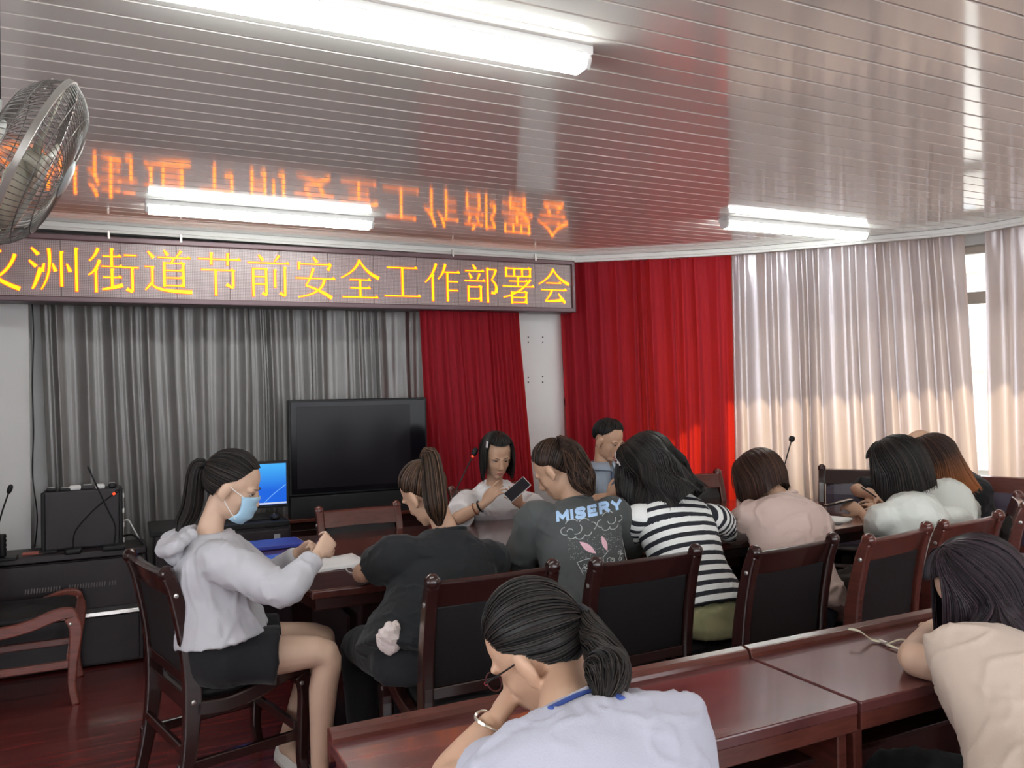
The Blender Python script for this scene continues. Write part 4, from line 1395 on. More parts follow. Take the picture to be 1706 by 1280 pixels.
def hair(t, c, M, s, path, m, n=420, rad=0.0028, lo=-180, hi=180, seed=1, extra=None, name='hair', shellcols=72, rl=0.045, maxt0=0.35, trim=False):
    """a shell plus strands following path(az, lift, start)"""
    rs = random.Random(seed)
    c = Vector(c)

    def W(p):
        return c + M @ (p * s)
    mb = MB()
    closed = hi - lo >= 359
    cols = []
    K = 16
    for i in range(shellcols + (0 if closed else 1)):
        az = lo + (hi - lo) * i / shellcols
        cols.append([W(p) for p in resamp(path(az, 0.0), K)])
    vs_ = [p for col in cols for p in col]
    fs = []
    nn = len(cols)
    for i in range(nn if closed else nn - 1):
        j = (i + 1) % nn
        for k in range(K - 1):
            fs.append((i * K + k, j * K + k, j * K + k + 1, i * K + k + 1))
    mb.add(vs_, fs, rnd=0.12, along=[k / (K - 1) for _ in cols for k in range(K)])
    for _ in range(n):
        az = rs.uniform(lo, hi)
        t0 = rs.uniform(0, maxt0) if rs.random() < 0.5 else 0.0
        base = path(az, rs.uniform(0.0, rl), t0)
        if trim:
            base = base[:max(6, len(base) - rs.choice((0, 0, 1, 1, 2, 3)))] if rs.random() < 0.75 else base + [base[-1] + (base[-1] - base[-2]) * rs.uniform(0.3, 1.0)]
        pts = [W(p) for p in resamp(base, 14)]
        j = rs.uniform(0.6, 1.3)
        rr = [rad * s * j * x for x in [0.5] + [1.0] * 9 + [0.9, 0.75, 0.5, 0.15]]
        cval = rs.random() ** 1.6
        nv = 14 * 3
        mb.tube(pts, rr, 3, caps=False, rnd=cval, along=[k / 13 for k in range(14) for _ in range(3)])
    if extra:
        extra(mb, W, rs)
    o = mb.build(name, m, t, world=True, smooth=True)
    return o


def tail(pts, width, n, rad, seed=3, wave=0.0):
    """ponytail: world control points and a width profile"""
    path = cr(pts, 6)
    wd = crf(width, max(1, int(round((len(path) - 1) / (len(width) - 1)))))
    wd = [wd[min(i, len(wd) - 1)] for i in range(len(path))]

    def f(mb, W, rs):
        mb.tube(path, [x * 0.86 for x in wd], 16, rnd=0.1, along=[i / (len(path) - 1) for i in range(len(path)) for _ in range(16)])
        for k in range(n):
            a = rs.uniform(0, 2 * PI)
            q_ = rs.uniform(0.72, 1.08)
            ph = rs.uniform(0, 6)
            st = rs.randint(0, 3)
            en = len(path) - rs.randint(0, 5)
            out = []
            for i in range(st, en):
                tt = (path[min(i + 1, len(path) - 1)] - path[max(i - 1, 0)]).normalized()
                x = tt.orthogonal().normalized()
                x = tt.cross(Vector((0.3, 0.9, 0.2))).normalized()
                y_ = tt.cross(x)
                r_ = wd[i] * q_
                aa = a + wave * math.sin(i * 0.55 + ph)
                out.append(path[i] + x * (r_ * math.cos(aa)) + y_ * (r_ * math.sin(aa)))
            nn_ = len(out)
            if nn_ < 4:
                continue
            rr = [rad * (0.5 if i == 0 else (0.2 if i == nn_ - 1 else 1)) for i in range(nn_)]
            mb.tube(out, rr, 3, caps=False, rnd=rs.random() ** 1.5, along=[(st + i) / len(path) for i in range(nn_) for _ in range(3)])
    return f


# ------------------------------------------------------------------ figure
def torso_rows(J, S, F, e=0.0, w=1.0, dp=1.0, to_neck=True, hem=None, flare=0.0, neck_r=0.058, belly=0.0):
    P, Cc, N = J['P'], J['C'], J['N']
    up = (Cc - P).normalized()
    mid = P.lerp(Cc, 0.45) + J.get('bend', Vector((0, 0, 0)))
    T = Cc.lerp(N, 0.62)
    keys = [
        (P - up * 0.10, .120, .095), (P - up * 0.03, .172, .125), (P.lerp(mid, 0.35), .168, .122), (mid, .140, .105 + belly),
        (mid.lerp(Cc, 0.5), .147, .108 + belly * 0.5), (Cc, .158, .110), (Cc.lerp(T, 0.55), .160, .100), (T, .128, .078), (T.lerp(N, 0.6), .075, .064), (N, neck_r, neck_r)]
    if hem is not None:
        # start the garment at the hem instead of the crotch
        hp = P + up * hem
        keys = [(hp, .168 + flare, .122 + flare), (hp.lerp(mid, .4), .160 + flare * .6, .118 + flare * .6)] + [k for k in keys if (k[0] - hp).dot(up) > 0.09]
    if not to_neck:
        keys = keys[:-1] + [(T.lerp(N, 0.92), neck_r, neck_r)]
    cs = cr([k[0] for k in keys], 4)
    ws = crf([k[1] for k in keys], 4)
    ds = crf([k[2] for k in keys], 4)
    rows = []
    for i, c in enumerate(cs):
        t = (cs[min(i + 1, len(cs) - 1)] - cs[max(i - 1, 0)]).normalized()
        fv = (F - t * F.dot(t)).normalized()
        sv = (S - t * S.dot(t)).normalized()
        row = []
        for k in range(24):
            a = 2 * PI * k / 24
            ca, sa = math.cos(a), math.sin(a)
            ex = 0.85
            row.append(c + sv * (math.copysign(abs(ca) ** ex, ca) * (ws[i] * w + e)) + fv * (math.copysign(abs(sa) ** ex, sa) * (ds[i] * dp + e)))
        rows.append(row)
    return rows


def person(label, J, F, hf, hu, hs=1.0, w=1.0, dp=1.0, male=False, voxel=0.0065, skin=None, legs=None, arms=None, belly=0.0, neck=0.046, group=None, rootz=0.0):
    """J: P pelvis, C chest, N neck base, H head centre; arms side -> dict(s,e,w,d,n,curl)"""
    skin = skin or SKIN
    F = Vector(F).normalized()
    F = Vector((F.x, F.y, 0)).normalized()
    S = Vector((F.y, -F.x, 0))
    P = J['P']
    t = empty('person', (P.x, P.y, rootz), 0, label, 'person', group)
    M = frame3(hf, hu)
    mb = MB()
    mb.rows(torso_rows(J, S, F, -0.006, w, dp, belly=belly, neck_r=neck))
    H = J['H']
    base = H + M @ (Vector((0, -.022, -.055)) * hs)
    mb.tube(cr([J['C'].lerp(J['N'], 0.7), J['N'], J['N'].lerp(base, .55) - F * 0.004, base, H + M @ Vector((0, -.02, 0))], 4), crf([neck * 1.25, neck * 1.12, neck * .98, neck, neck * .9], 4), 18)
    head_shape(mb, H, M, hs, male)
    for sd, a in (arms or {}).items():
        s_ = 1 if sd == 'R' else -1
        sh, el, wr = a['s'], a['e'], a['w']
        k = a.get('k', 1.0)
        sh = sh - Vector((0, 0, 0.024))
        mb.ell(sh, (.044 * k, .044 * k, .044 * k))
        mb.tube(cr([sh, sh.lerp(el, .45), el, el.lerp(wr, .3), el.lerp(wr, .7), wr], 4), crf([.044 * k, .043 * k, .037 * k, .0385 * k, .031 * k, .0245 * k], 4), 14)
        mb.ell(el, (.0375 * k,) * 3)
        d = a.get('d', (wr - el))
        hand(mb, wr + Vector(d).normalized() * 0.008, d, a.get('n', Vector((0, 0, -1))), a.get('t', -s_), a.get('curl', (0.5, 0.6, 0.4)), a.get('hs', 1.0), point=a.get('point'))
    for sd, (hp, kn, an, toe) in (legs or {}).items():
        kk = 1.0
        mb.tube(cr([hp, hp.lerp(kn, .5), kn, kn.lerp(an, .3), kn.lerp(an, .7), an], 4), crf([.084, .072, .053, .053, .042, .034], 4), 16)
        mb.ell(kn, (.054,) * 3)
        hl = an + Vector((0, 0, -0.045)) - (toe - an) * 0.18
        mb.tube(cr([hl, an + Vector((0, 0, -.03)), an.lerp(toe, .55), toe], 4), crf([.026, .036, .032, .020], 4), 14, flat=0.8)
    me = remesh('body', mb, voxel, 4)
    link('body', me, skin, t, smooth=True, world=True)
    return t, M, S, F


def seat_legs(P, F, S, kz=0.50, reach=0.40, sp=0.10, back=0.03, foot=0.16):
    out = {}
    for sd, s_ in (('R', 1), ('L', -1)):
        hp = P + S * 0.085 * s_ - Vector((0, 0, 0.02))
        kn = Vector((P.x, P.y, kz)) + F * reach + S * (sp * s_)
        an = Vector((kn.x, kn.y, 0.085)) - F * back
        out[sd] = (hp, kn, an, Vector((an.x, an.y, 0.03)) + F * foot)
    return out


UPV = Vector((0, 0, 1))


def shirt(t, name, J, F, S, m, arms, e=0.016, w=1.0, dp=1.0, sl=0.62, sr=0.062, hem=-0.02, flare=0.012, fold=0.004, seed=1, belly=0.0, neck_r=0.078, voxel=0.0085, stripe=None, collar=None, sr2=None):
    """sl: sleeve length, 1 = elbow, 2 = wrist"""
    mb = MB()
    mb.rows(torso_rows(J, S, F, e, w, dp, to_neck=False, hem=hem, flare=flare, belly=belly, neck_r=neck_r - e))
    body_mb, sleeves = mb, []
    for sd, a in arms.items():
        if stripe:
            mb = MB()
            sleeves.append((mb, a))
        sh, el, wr = a['s'] - UPV * 0.016, a['e'], a['w']
        inn = sh.lerp(J['C'].lerp(J['N'], .25), .45)
        k = a.get('k', 1.0)
        if sl <= 1:
            end = sh.lerp(el, sl)
            mb.tube(cr([inn, sh, sh.lerp(el, sl * .6), end], 4), crf([.058 * k, sr * .95 * k, sr * .95 * k, (sr2 or sr) * k], 4), 16)
        else:
            end = el.lerp(wr, sl - 1)
            mb.tube(cr([inn, sh, sh.lerp(el, .5), el, el.lerp(end, .5), end], 4), crf([.062 * k, sr * k, sr * .93 * k, sr * .86 * k, sr * .74 * k, (sr2 or sr * .55) * k], 4), 16)
            mb.ell(el, (sr * .86 * k,) * 3)
        mb.ell(sh, (sr * 0.92 * k,) * 3)
    mb = body_mb
    me = remesh(name, mb, voxel, 9, fold, seed)
    if stripe:
        spine = [J['P'] - (J['C'] - J['P']) * .5, J['P'].lerp(J['C'], .5) + J.get('bend', Vector((0, 0, 0))), J['C'], J['N'] + (J['N'] - J['C']) * .3]
        lines = [spine]
        vals = []
        for v in me.vertices:
            best = None
            for li, ln in enumerate(lines):
                acc = 0.0
                for p0, p1 in zip(ln, ln[1:]):
                    dd = p1 - p0
                    L = dd.length
                    uu = (v.co - p0).dot(dd) / (L * L)
                    u = max(0, min(1, uu))
                    ds = (v.co - (p0 + dd * u)).length - (0.10 if li == 0 else 0)
                    if best is None or ds < best[0]:
                        best = (ds, (acc + (uu if li else u) * L) * stripe + li * 0.3)
                    acc += L
            vals.append(best[1])
        at_ = me.attributes.new('stripe', 'FLOAT', 'POINT')
        at_.data.foreach_set('value', vals)
    ob = link(name, me, m, t, smooth=True, world=True)
    for smb, a in sleeves:
        sm_ = remesh('sleeve', smb, voxel, 5, fold, seed + 1)
        dd = (a['e'] - a['s']).normalized()
        at_ = sm_.attributes.new('stripe', 'FLOAT', 'POINT')
        at_.data.foreach_set('value', [(v.co - a['s']).dot(dd) * stripe + 20.3 for v in sm_.vertices])
        link('sleeve', sm_, m, ob, smooth=True, world=True)
    if collar:
        up = (J['N'] - J['C']).normalized()
        c0 = J['C'].lerp(J['N'], 0.62).lerp(J['N'], 0.90)
        fv = (F - up * F.dot(up)).normalized()
        sv = S
        mb = MB()
        pts = [c0 + sv * ((neck_r + .002) * math.cos(2 * PI * k / 28)) + fv * ((neck_r + .002) * math.sin(2 * PI * k / 28)) for k in range(29)]
        mb.tube(pts, 0.0075, 8, caps=False)
        mb.build('collar', collar, t, world=True, smooth=True)
    return ob


def trousers(t, name, J, legs, m, F, S, e=0.012, ln=2.0, w=1.0, seed=4, fold=0.004, top=0.10, voxel=0.010, lr=None):
    P = J['P']
    up = (J['C'] - P).normalized()
    mb = MB()
    rows = []
    for h, a, b in ((-0.10, .13, .11), (-0.05, .172, .128), (0.02, .178, .130), (0.06, .172, .124), (top, .155, .115)):
        c = P + up * h
        rows.append([c + S * ((a * w + e) * math.cos(2 * PI * k / 20)) + F * ((b + e) * math.sin(2 * PI * k / 20)) for k in range(20)])
    mb.rows(rows)
    r = lr or (.092, .084, .068, .064, .058, .052)
    for sd, (hp, kn, an, toe) in legs.items():
        if ln <= 1:
            mb.tube(cr([hp, hp.lerp(kn, ln * .5), hp.lerp(kn, ln)], 5), crf([r[0] + e, r[1] + e, r[1] + e + 0.008], 5), 18)
        else:
            end = kn.lerp(an, ln - 1)
            mb.tube(cr([hp, hp.lerp(kn, .5), kn, kn.lerp(end, .35), kn.lerp(end, .7), end], 4), crf([x + e * .5 for x in r], 4), 16)
            mb.ell(kn, (r[2] + e * .5,) * 3)
    me = remesh(name, mb, voxel, 3, fold, seed)
    return link(name, me, m, t, smooth=True, world=True)


def shoes(t, legs, m, sole=None):
    for sd, (hp, kn, an, toe) in legs.items():
        f_ = (toe - an)
        f_ = Vector((f_.x, f_.y, 0)).normalized()
        s_ = Vector((f_.y, -f_.x, 0))
        c = Vector((an.x, an.y, 0))
        rows = []
        for u_, hw, h in ((-0.075, .024, .055), (-0.06, .034, .072), (-0.01, .038, .078), (0.05, .040, .066), (0.11, .045, .050), (0.16, .040, .042), (0.185, .022, .030)):
            b = c + f_ * u_
            rows.append([b + s_ * (hw * math.cos(a)) + Vector((0, 0, 0.006 + h * max(0, math.sin(a)) + 0.0)) if math.sin(a) > 0 else b + s_ * (hw * math.cos(a)) + Vector((0, 0, 0.004)) for a in [2 * PI * (k + .01) / 16 for k in range(16)]])
        o = MB().rows(rows).build('shoe', m, t, world=True, smooth=True)


def A_(s, e, w, **k):
    return dict(s=Vector(s), e=Vector(e), w=Vector(w), **k)

def fabric(name, col, rough=0.85, crease=0.55, **k):
    if name in MATS:
        return MATS[name]
    m = mat(name, col, rough, spec=0.25, bump=0.12, bscale=350, sheen=0.1, **k)
    nt = m.node_tree
    b0 = [n for n in nt.nodes if n.type == 'BUMP'][0]
    tc = [n for n in nt.nodes if n.type == 'TEX_COORD'][0]
    mp = nt.nodes.new('ShaderNodeMapping')
    mp.inputs['Rotation'].default_value = (0.4, 0.5, 0.6)
    mp.inputs['Scale'].default_value = (1.0, 0.45, 1.3)
    nt.links.new(tc.outputs['Object'], mp.inputs['Vector'])
    n = nt.nodes.new('ShaderNodeTexNoise')
    n.noise_type = 'RIDGED_MULTIFRACTAL'
    n.inputs['Scale'].default_value = 5.5
    n.inputs['Detail'].default_value = 2.5
    n.inputs['Distortion'].default_value = 0.6
    nt.links.new(mp.outputs[0], n.inputs['Vector'])
    b1 = nt.nodes.new('ShaderNodeBump')
    b1.inputs['Strength'].default_value = crease
    b1.inputs['Distance'].default_value = 0.018
    nt.links.new(n.outputs[0], b1.inputs['Height'])
    nt.links.new(b1.outputs[0], b0.inputs['Normal'])
    return m


DOWN = Vector((0, 0, -1))
UP = Vector((0, 0, 1))
BLK_HAIR = hair_mat('black_hair', (0.006, 0.005, 0.005), (0.040, 0.032, 0.028))
BRN_HAIR = hair_mat('brown_hair', (0.018, 0.010, 0.007), (0.14, 0.075, 0.045))
DBR_HAIR = hair_mat('dark_brown_hair', (0.014, 0.008, 0.006), (0.085, 0.042, 0.026))
BOB_HAIR = hair_mat('chestnut_hair', (0.022, 0.010, 0.007), (0.085, 0.036, 0.022))
ORG_HAIR = hair_mat('ombre_hair', (0.014, 0.008, 0.007), (0.075, 0.035, 0.025), (0.38, 0.125, 0.035))


def lean(fx, fy, down):
    """unit vector heading (fx, fy) pitched down by degrees, and the matching up"""
    f = Vector((fx, fy, 0)).normalized()
    a = R(down)
    return f * math.cos(a) - UP * math.sin(a), UP * math.cos(a) + f * math.sin(a)


# ---- 1 masked woman at the left end of the table
J = dict(P=at(372, 1092, d=2.98), C=at(352, 955, d=2.98), N=at(350, 884, d=2.99), H=at(389, 810, d=3.02))
J['P'].z = 0.575
F = Vector((0.96, -0.05, 0))
hf, hu = lean(0.93, -0.36, 24)
arms = {'R': A_(at(362, 925, d=2.84), at(472, 983, d=2.80), at(528, 926, d=2.93), n=Vector((-0.3, 0.8, -.2)), d=(at(556, 892, d=3.02) - at(528, 926, d=2.93)), curl=(.75, .9, .6), hs=0.98),
        'L': A_(at(372, 905, d=3.18), at(450, 962, d=3.28), at(500, 920, d=3.17), n=Vector((0.0, -0.9, -.1)), d=(at(545, 900, d=3.08) - at(500, 920, d=3.17)), curl=(.7, .8, .5), hs=0.98)}
S = Vector((F.y, -F.x, 0)).normalized()
legs = {'R': (J['P'] + S * .09, at(541, 1090, d=3.0), at(532, 1222, d=3.05), at(552, 1262, d=2.96)),
        'L': (J['P'] - S * .09, at(536, 1065, d=3.25), at(478, 1216, d=3.30), at(500, 1250, d=3.2))}
for sd in legs:
    hp, kn, an, toe = legs[sd]
    an.z = 0.10
    toe.z = 0.045
t, M, S, F = person('woman in a light grey hoodie and black shorts, wearing a blue face mask', J, F, hf, hu, 1.06, arms=arms, legs=legs, voxel=0.006, skin=SKINP, neck=0.043)
GREYH = fabric('pale_grey_jersey', (0.50, 0.49, 0.52))
shirt(t, 'hoodie', J, F, S, GREYH, arms, e=0.024, sl=1.92, sr=0.070, sr2=0.034, hem=0.055, flare=0.022, fold=0.006, seed=11, neck_r=0.07)
hm = MB()
nb_ = J['N'] - F * 0.055 - UP * 0.005
for k in range(3):
    rr = 0.062 + 0.028 * k
    hm.tube([nb_ - F * (0.010 + 0.022 * k) - UP * (0.016 * k) + S * (rr * math.cos(a)) * (1.0) - F * (rr * 0.45 * math.sin(a)) + UP * (0.028 * (1 - math.sin(a)) - 0.018) for a in [PI * (-0.10) + PI * 1.2 * q / 16 for q in range(17)]], [0.014] + [0.025] * 15 + [0.014], 10)
hm.ell(J['N'] - F * 0.115 - UP * 0.075, (.045, .085, .045))
me = remesh('hood', hm, 0.007, 3, 0.005, 5)
link('hood', me, GREYH, t, smooth=True, world=True)
trousers(t, 'shorts', J, legs, fabric('black_cotton', (0.012, 0.012, 0.014)), F, S, ln=0.52, fold=0.003, e=0.014)
shoes(t, legs, mat('white_shoe', (0.72, 0.68, 0.62), 0.6))
tie = dv(180, 2).normalized()
tb_ = J['H'] + M @ (onhead(tie, 0.05) * 1.06)
hair(t, J['H'], M, 1.06, pony_path(tie), BLK_HAIR, 520, 0.0022, seed=2,
     extra=tail([tb_, tb_ + Vector((-.030, .005, -.012)), at(320, 842, d=3.02), at(306, 872, d=3.02), at(296, 892, d=3.0)], [.016, .027, .034, .028, .006], 130, 0.0022))
MB().tube([tb_ + (M @ Vector((math.cos(a), 0.2 * math.sin(a), math.sin(a)))) * 0.017 for a in [2 * PI * k / 14 for k in range(15)]], 0.005, 6).build('hair_tie', BLACK, t, world=True)
face_parts(t, J['H'], M, 1.06, 0.2, lips=False)
MASK = fabric('blue_mask', (0.36, 0.56, 0.72))
mb = MB()
rows = []
for i in range(13):
    z_ = 0.000 - 0.112 * i / 12
    row = []
    wv = 0.0022 * math.sin(i * 1.6)
    for j in range(17):
        a = (j / 8 - 1)
        xx = 0.068 * math.sin(a * 1.15)
        bulge = 0.106 - 0.042 * a * a - 0.006 * abs(i / 6 - 1) ** 2 * 2
        if i < 3:
            bulge += 0.006 * (1 - abs(a)) * (1 - i / 3)
        if i > 8:
            bulge -= 0.012 * (i - 8) / 4
        row.append(J['H'] + M @ (Vector((xx, bulge + wv * (1 - a * a), z_ - 0.012 * a * a * (1 - 2 * i / 12))) * 1.06))
    rows.append(row)
mb.rows(rows, caps=False, closed=False)
mk = mb.build('face_mask', MASK, t, world=True, smooth=True)
so = mk.modifiers.new('thickness', 'SOLIDIFY')
so.thickness = 0.002
for s_ in (-1, 1):
    for z0, z1 in ((-0.012, 0.012), (-0.092, -0.034)):
        MB().tube(cr([J['H'] + M @ (Vector(p) * 1.06) for p in ((s_ * .058, .062, z0), (s_ * .072, .028, (z0 + z1) / 2), (s_ * .0785, -.004, z1))], 4), 0.0016, 6).build('ear_loop', WHITE, mk, world=True)

# ---- 2 woman in the black T-shirt, back to the camera
J = dict(P=at(705, 1085, y=2.80), C=at(742, 945, y=2.98), N=at(742, 885, y=3.03), H=at(706, 822, y=3.10))
J['P'].z = 0.575
F = Vector((-0.08, 1, 0))
hf, hu = lean(-0.45, 0.9, 34)
hu = (hu + Vector((-0.18, 0, 0))).normalized()
arms = {'L': A_(at(664, 918, y=2.98), at(604, 972, y=3.14), at(680, 945, y=3.45), n=DOWN, k=1.08),
        'R': A_(at(806, 925, y=2.98), at(836, 985, y=3.06), at(770, 920, y=3.42), n=DOWN, k=1.08)}
arms['L']['e'].z = 0.80
arms['L']['w'].z = 0.79
arms['R']['e'].z = 0.80
arms['R']['w'].z = 0.80
legs = seat_legs(J['P'], F, Vector((F.y, -F.x, 0)))
t, M, S, F = person('woman in a black T-shirt with a brown ponytail, seen from behind', J, F, hf, hu, 1.04, w=1.06, arms=arms, legs=legs)
BT = fabric('black_jersey', (0.013, 0.014, 0.016))
shirt(t, 't_shirt', J, F, S, BT, arms, e=0.024, w=1.1, sl=0.66, sr=0.078, sr2=0.076, hem=-0.06, fold=0.005, seed=21, collar=BT, belly=0.02)
trousers(t, 'trousers', J, legs, fabric('black_twill', (0.010, 0.010, 0.012)), F, S, ln=1.85)
shoes(t, legs, BLACK)
tie = dv(172, 46).normalized()
tb_ = J['H'] + M @ (onhead(tie, 0.06) * 1.04)
hair(t, J['H'], M, 1.04, pony_path(tie), BRN_HAIR, 520, 0.0022, seed=3,
     extra=tail([tb_, tb_ + Vector((.012, -.03, .012)), at(724, 822, y=2.98), at(728, 850, y=2.97), at(732, 876, y=2.98)], [.022, .036, .044, .038, .010], 170, 0.0024))

# ---- 3 woman in the printed grey sweatshirt
J = dict(P=at(988, 1030, y=2.80), C=at(962, 890, y=2.98), N=at(955, 836, y=3.04), H=at(925, 782, y=3.10))
J['P'].z = 0.575
F = Vector((0.05, 1, 0))
hf, hu = lean(-0.62, 0.78, 36)
arms = {'L': A_(at(893, 856, y=3.02), at(868, 935, y=3.12), at(935, 905, y=3.48), n=DOWN),
        'R': A_(at(1020, 850, y=2.98), at(1052, 905, y=3.10), at(985, 885, y=3.46), n=DOWN)}
for a in arms.values():
    a['e'].z = 0.80
    a['w'].z = 0.79
legs = seat_legs(J['P'], F, Vector((F.y, -F.x, 0)))
t3, M, S, F = person('woman in a dark grey sweatshirt with a blue and pink back print', J, F, hf, hu, 1.04, arms=arms, legs=legs)
GS = fabric('washed_charcoal', (0.075, 0.080, 0.080), var=0.1)
sw = shirt(t3, 'sweatshirt', J, F, S, GS, arms, e=0.026, w=1.05, sl=1.85, sr=0.080, sr2=0.045, hem=-0.06, fold=0.0045, seed=31, collar=GS)
trousers(t3, 'trousers', J, legs, fabric('black_twill', (0.010, 0.010, 0.012)), F, S, ln=1.85)
shoes(t3, legs, WHITE)
tie = dv(150, 42).normalized()
tb_ = J['H'] + M @ (onhead(tie, 0.05) * 1.04)
hair(t3, J['H'], M, 1.04, pony_path(tie), DBR_HAIR, 520, 0.0022, seed=4, rl=0.05,
     extra=tail([tb_, at(953, 752, y=2.99), at(966, 785, y=2.93), at(975, 806, y=2.90), at(987, 826, y=2.88)], [.020, .040, .052, .046, .010], 220, 0.0026, wave=0.25))
print3 = (sw, t3)

# ---- 4 woman in the striped top
J = dict(P=at(1172, 1050, y=2.74), C=at(1127, 878, y=2.92), N=at(1112, 822, y=3.0), H=at(1078, 780, y=3.06))
J['P'].z = 0.575
F = Vector((-0.15, 1, 0))
hf, hu = lean(-0.5, 0.86, 44)
arms = {'L': A_(at(1060, 858, y=2.96), at(1046, 905, y=3.12), at(1080, 900, y=3.45), n=DOWN),
        'R': A_(at(1190, 858, y=2.90), at(1226, 890, y=3.08), at(1200, 880, y=3.42), n=DOWN)}
for a in arms.values():
    a['e'].z = 0.80
    a['w'].z = 0.79
legs = seat_legs(J['P'], F, Vector((F.y, -F.x, 0)))
t, M, S, F = person('woman with wavy black hair in a black and white striped top', J, F, hf, hu, 1.06, w=1.04, arms=arms, legs=legs)
shirt(t, 'striped_top', J, F, S, stripe_mat(), arms, e=0.020, w=1.06, sl=0.78, sr=0.070, sr2=0.066, hem=-0.015, fold=0.0035, seed=41, stripe=23)
inner = MB()
for a in arms.values():
    el, wr, sh = a['e'], a['w'], a['s']
    inner.tube(cr([sh.lerp(el, .6), el, el.lerp(wr, .85)], 5), crf([.052, .050, .036], 5), 14)
me = remesh('sun_sleeves', inner, 0.008, 2, 0.003, 3)
link('sun_sleeves', me, fabric('pale_grey_sleeve', (0.42, 0.43, 0.45)), t, smooth=True, world=True)
trousers(t, 'trousers', J, legs, fabric('khaki_cotton', (0.30, 0.28, 0.15)), F, S, ln=1.8, fold=0.006, w=1.05, e=0.018)
shoes(t, legs, BLACK)
g = M.transposed() @ DOWN
gb = M.transposed() @ (-F * 0.55 - UP * 0.80 + S * 0.10).normalized()
hair(t, J['H'], M, 1.14, bob_path(g, nk=M.transposed() @ (J['N'] - J['H']), length=lambda az: 0.24 - 0.10 * max(0, (110 - abs(az)) / 50), g2=gb, vol=0.24, wave=0.34, inward=-0.02, flare=0.15), BLK_HAIR, 760, 0.0028, seed=5, maxt0=0.0, trim=True)
hb = [J['H'] + M @ (onhead(dv(a_, 40 + 44 * math.cos(R(a_ * 2 - 180)) * 0.5 + 20 * 0), 0.16) * 1.06) for a_ in (-80,)]
pts = [J['H'] + M @ (Vector((HR.x * 1.26 * math.cos(a), 0.045, HC.z + HR.z * 1.14 * math.sin(a))) * 1.06) for a in [R(20) + R(140) * k / 16 for k in range(17)]]
mb = MB()
mb.tube(pts, 0.006, 8)
for p in pts[1:-1:1]:
    mb.ell(p + (p - J['H']).normalized() * 0.006, (.006, .006, .006), nu=8, nv=6)
mb.build('pearl_headband', mat('pearl', (0.75, 0.68, 0.70), 0.25), t, world=True, smooth=True)

# ---- 5 woman with a chestnut bob in the pink shirt
J = dict(P=at(1330, 1000, y=2.62), C=at(1312, 872, y=2.80), N=at(1298, 830, y=2.87), H=at(1266, 802, y=2.98))
J['P'].z = 0.575
F = Vector((-0.10, 1, 0))
hf, hu = lean(-0.15, 0.95, 42)
arms = {'L': A_(at(1258, 855, y=2.86), at(1218, 888, y=3.08), at(1262, 880, y=3.36), n=DOWN),
        'R': A_(at(1352, 862, y=2.76), at(1368, 905, y=2.98), at(1330, 878, y=3.32), n=DOWN)}
for a in arms.values():
    a['e'].z = 0.80
    a['w'].z = 0.79
legs = seat_legs(J['P'], F, Vector((F.y, -F.x, 0)))
t, M, S, F = person('woman with a chestnut bob in a dusty pink shirt', J, F, hf, hu, 1.06, arms=arms, legs=legs)
PK = fabric('dusty_pink_cotton', (0.56, 0.42, 0.37))
shirt(t, 'shirt', J, F, S, PK, arms, e=0.026, w=1.04, sl=0.95, sr=0.076, sr2=0.070, hem=-0.05, fold=0.007, seed=51, collar=PK)
trousers(t, 'trousers', J, legs, fabric('navy_twill', (0.015, 0.017, 0.03)), F, S, ln=1.85)
shoes(t, legs, BLACK)
g = M.transposed() @ DOWN
gb = M.transposed() @ (-F * 0.30 - UP * 0.95).normalized()
hair(t, J['H'], M, 1.13, bob_path(g, nk=M.transposed() @ (J['N'] - J['H']), length=lambda az: 0.10, g2=gb, vol=0.16, inward=0.35), BOB_HAIR, 620, 0.0024, seed=6, maxt0=0.0, trim=True)

# ---- 6 woman with the black bob in the white shirt
J = dict(P=at(1545, 985, y=2.55), C=at(1530, 870, y=2.62), N=at(1522, 828, y=2.68), H=at(1493, 782, y=2.74))
J['P'].z = 0.575
F = Vector((-0.45, 0.9, 0))
hf, hu = lean(-0.4, 0.92, 32)
arms = {'L': A_(at(1474, 858, y=2.66), at(1462, 885, y=2.90), at(1440, 858, y=3.05), d=at(1410, 838, y=3.15) - at(1440, 858, y=3.05), n=Vector((0.5, 0.2, -0.6)), curl=(.5, .6, .4)),
        'R': A_(at(1590, 862, y=2.60), at(1612, 905, y=2.72), at(1540, 870, y=3.02), n=DOWN)}
legs = seat_legs(J['P'], F, Vector((F.y, -F.x, 0)))
t, M, S, F = person('woman with a straight black bob in a white shirt, holding a black-edged phone', J, F, hf, hu, 1.10, arms=arms, legs=legs, voxel=0.006)
WS = fabric('off_white_cotton', (0.66, 0.68, 0.63))
shirt(t, 'shirt', J, F, S, WS, arms, e=0.026, w=1.05, sl=0.80, sr=0.076, sr2=0.074, hem=-0.05, fold=0.006, seed=61, collar=WS)
trousers(t, 'trousers', J, legs, fabric('dark_brown_twill', (0.03, 0.02, 0.016)), F, S, ln=1.85)
shoes(t, legs, BLACK)
g = M.transposed() @ DOWN
gb = M.transposed() @ (-F * 0.32 - UP * 0.95).normalized()
hair(t, J['H'], M, 1.20, bob_path(g, nk=M.transposed() @ (J['N'] - J['H']), length=lambda az: 0.135, g2=gb, vol=0.18, inward=0.25), BLK_HAIR, 640, 0.0026, seed=7, maxt0=0.0, trim=True)
phone(1397, 838, 3.18, (R(-12), R(6), R(62)), 'phone in a black case held by the white-shirted woman with the black bob')

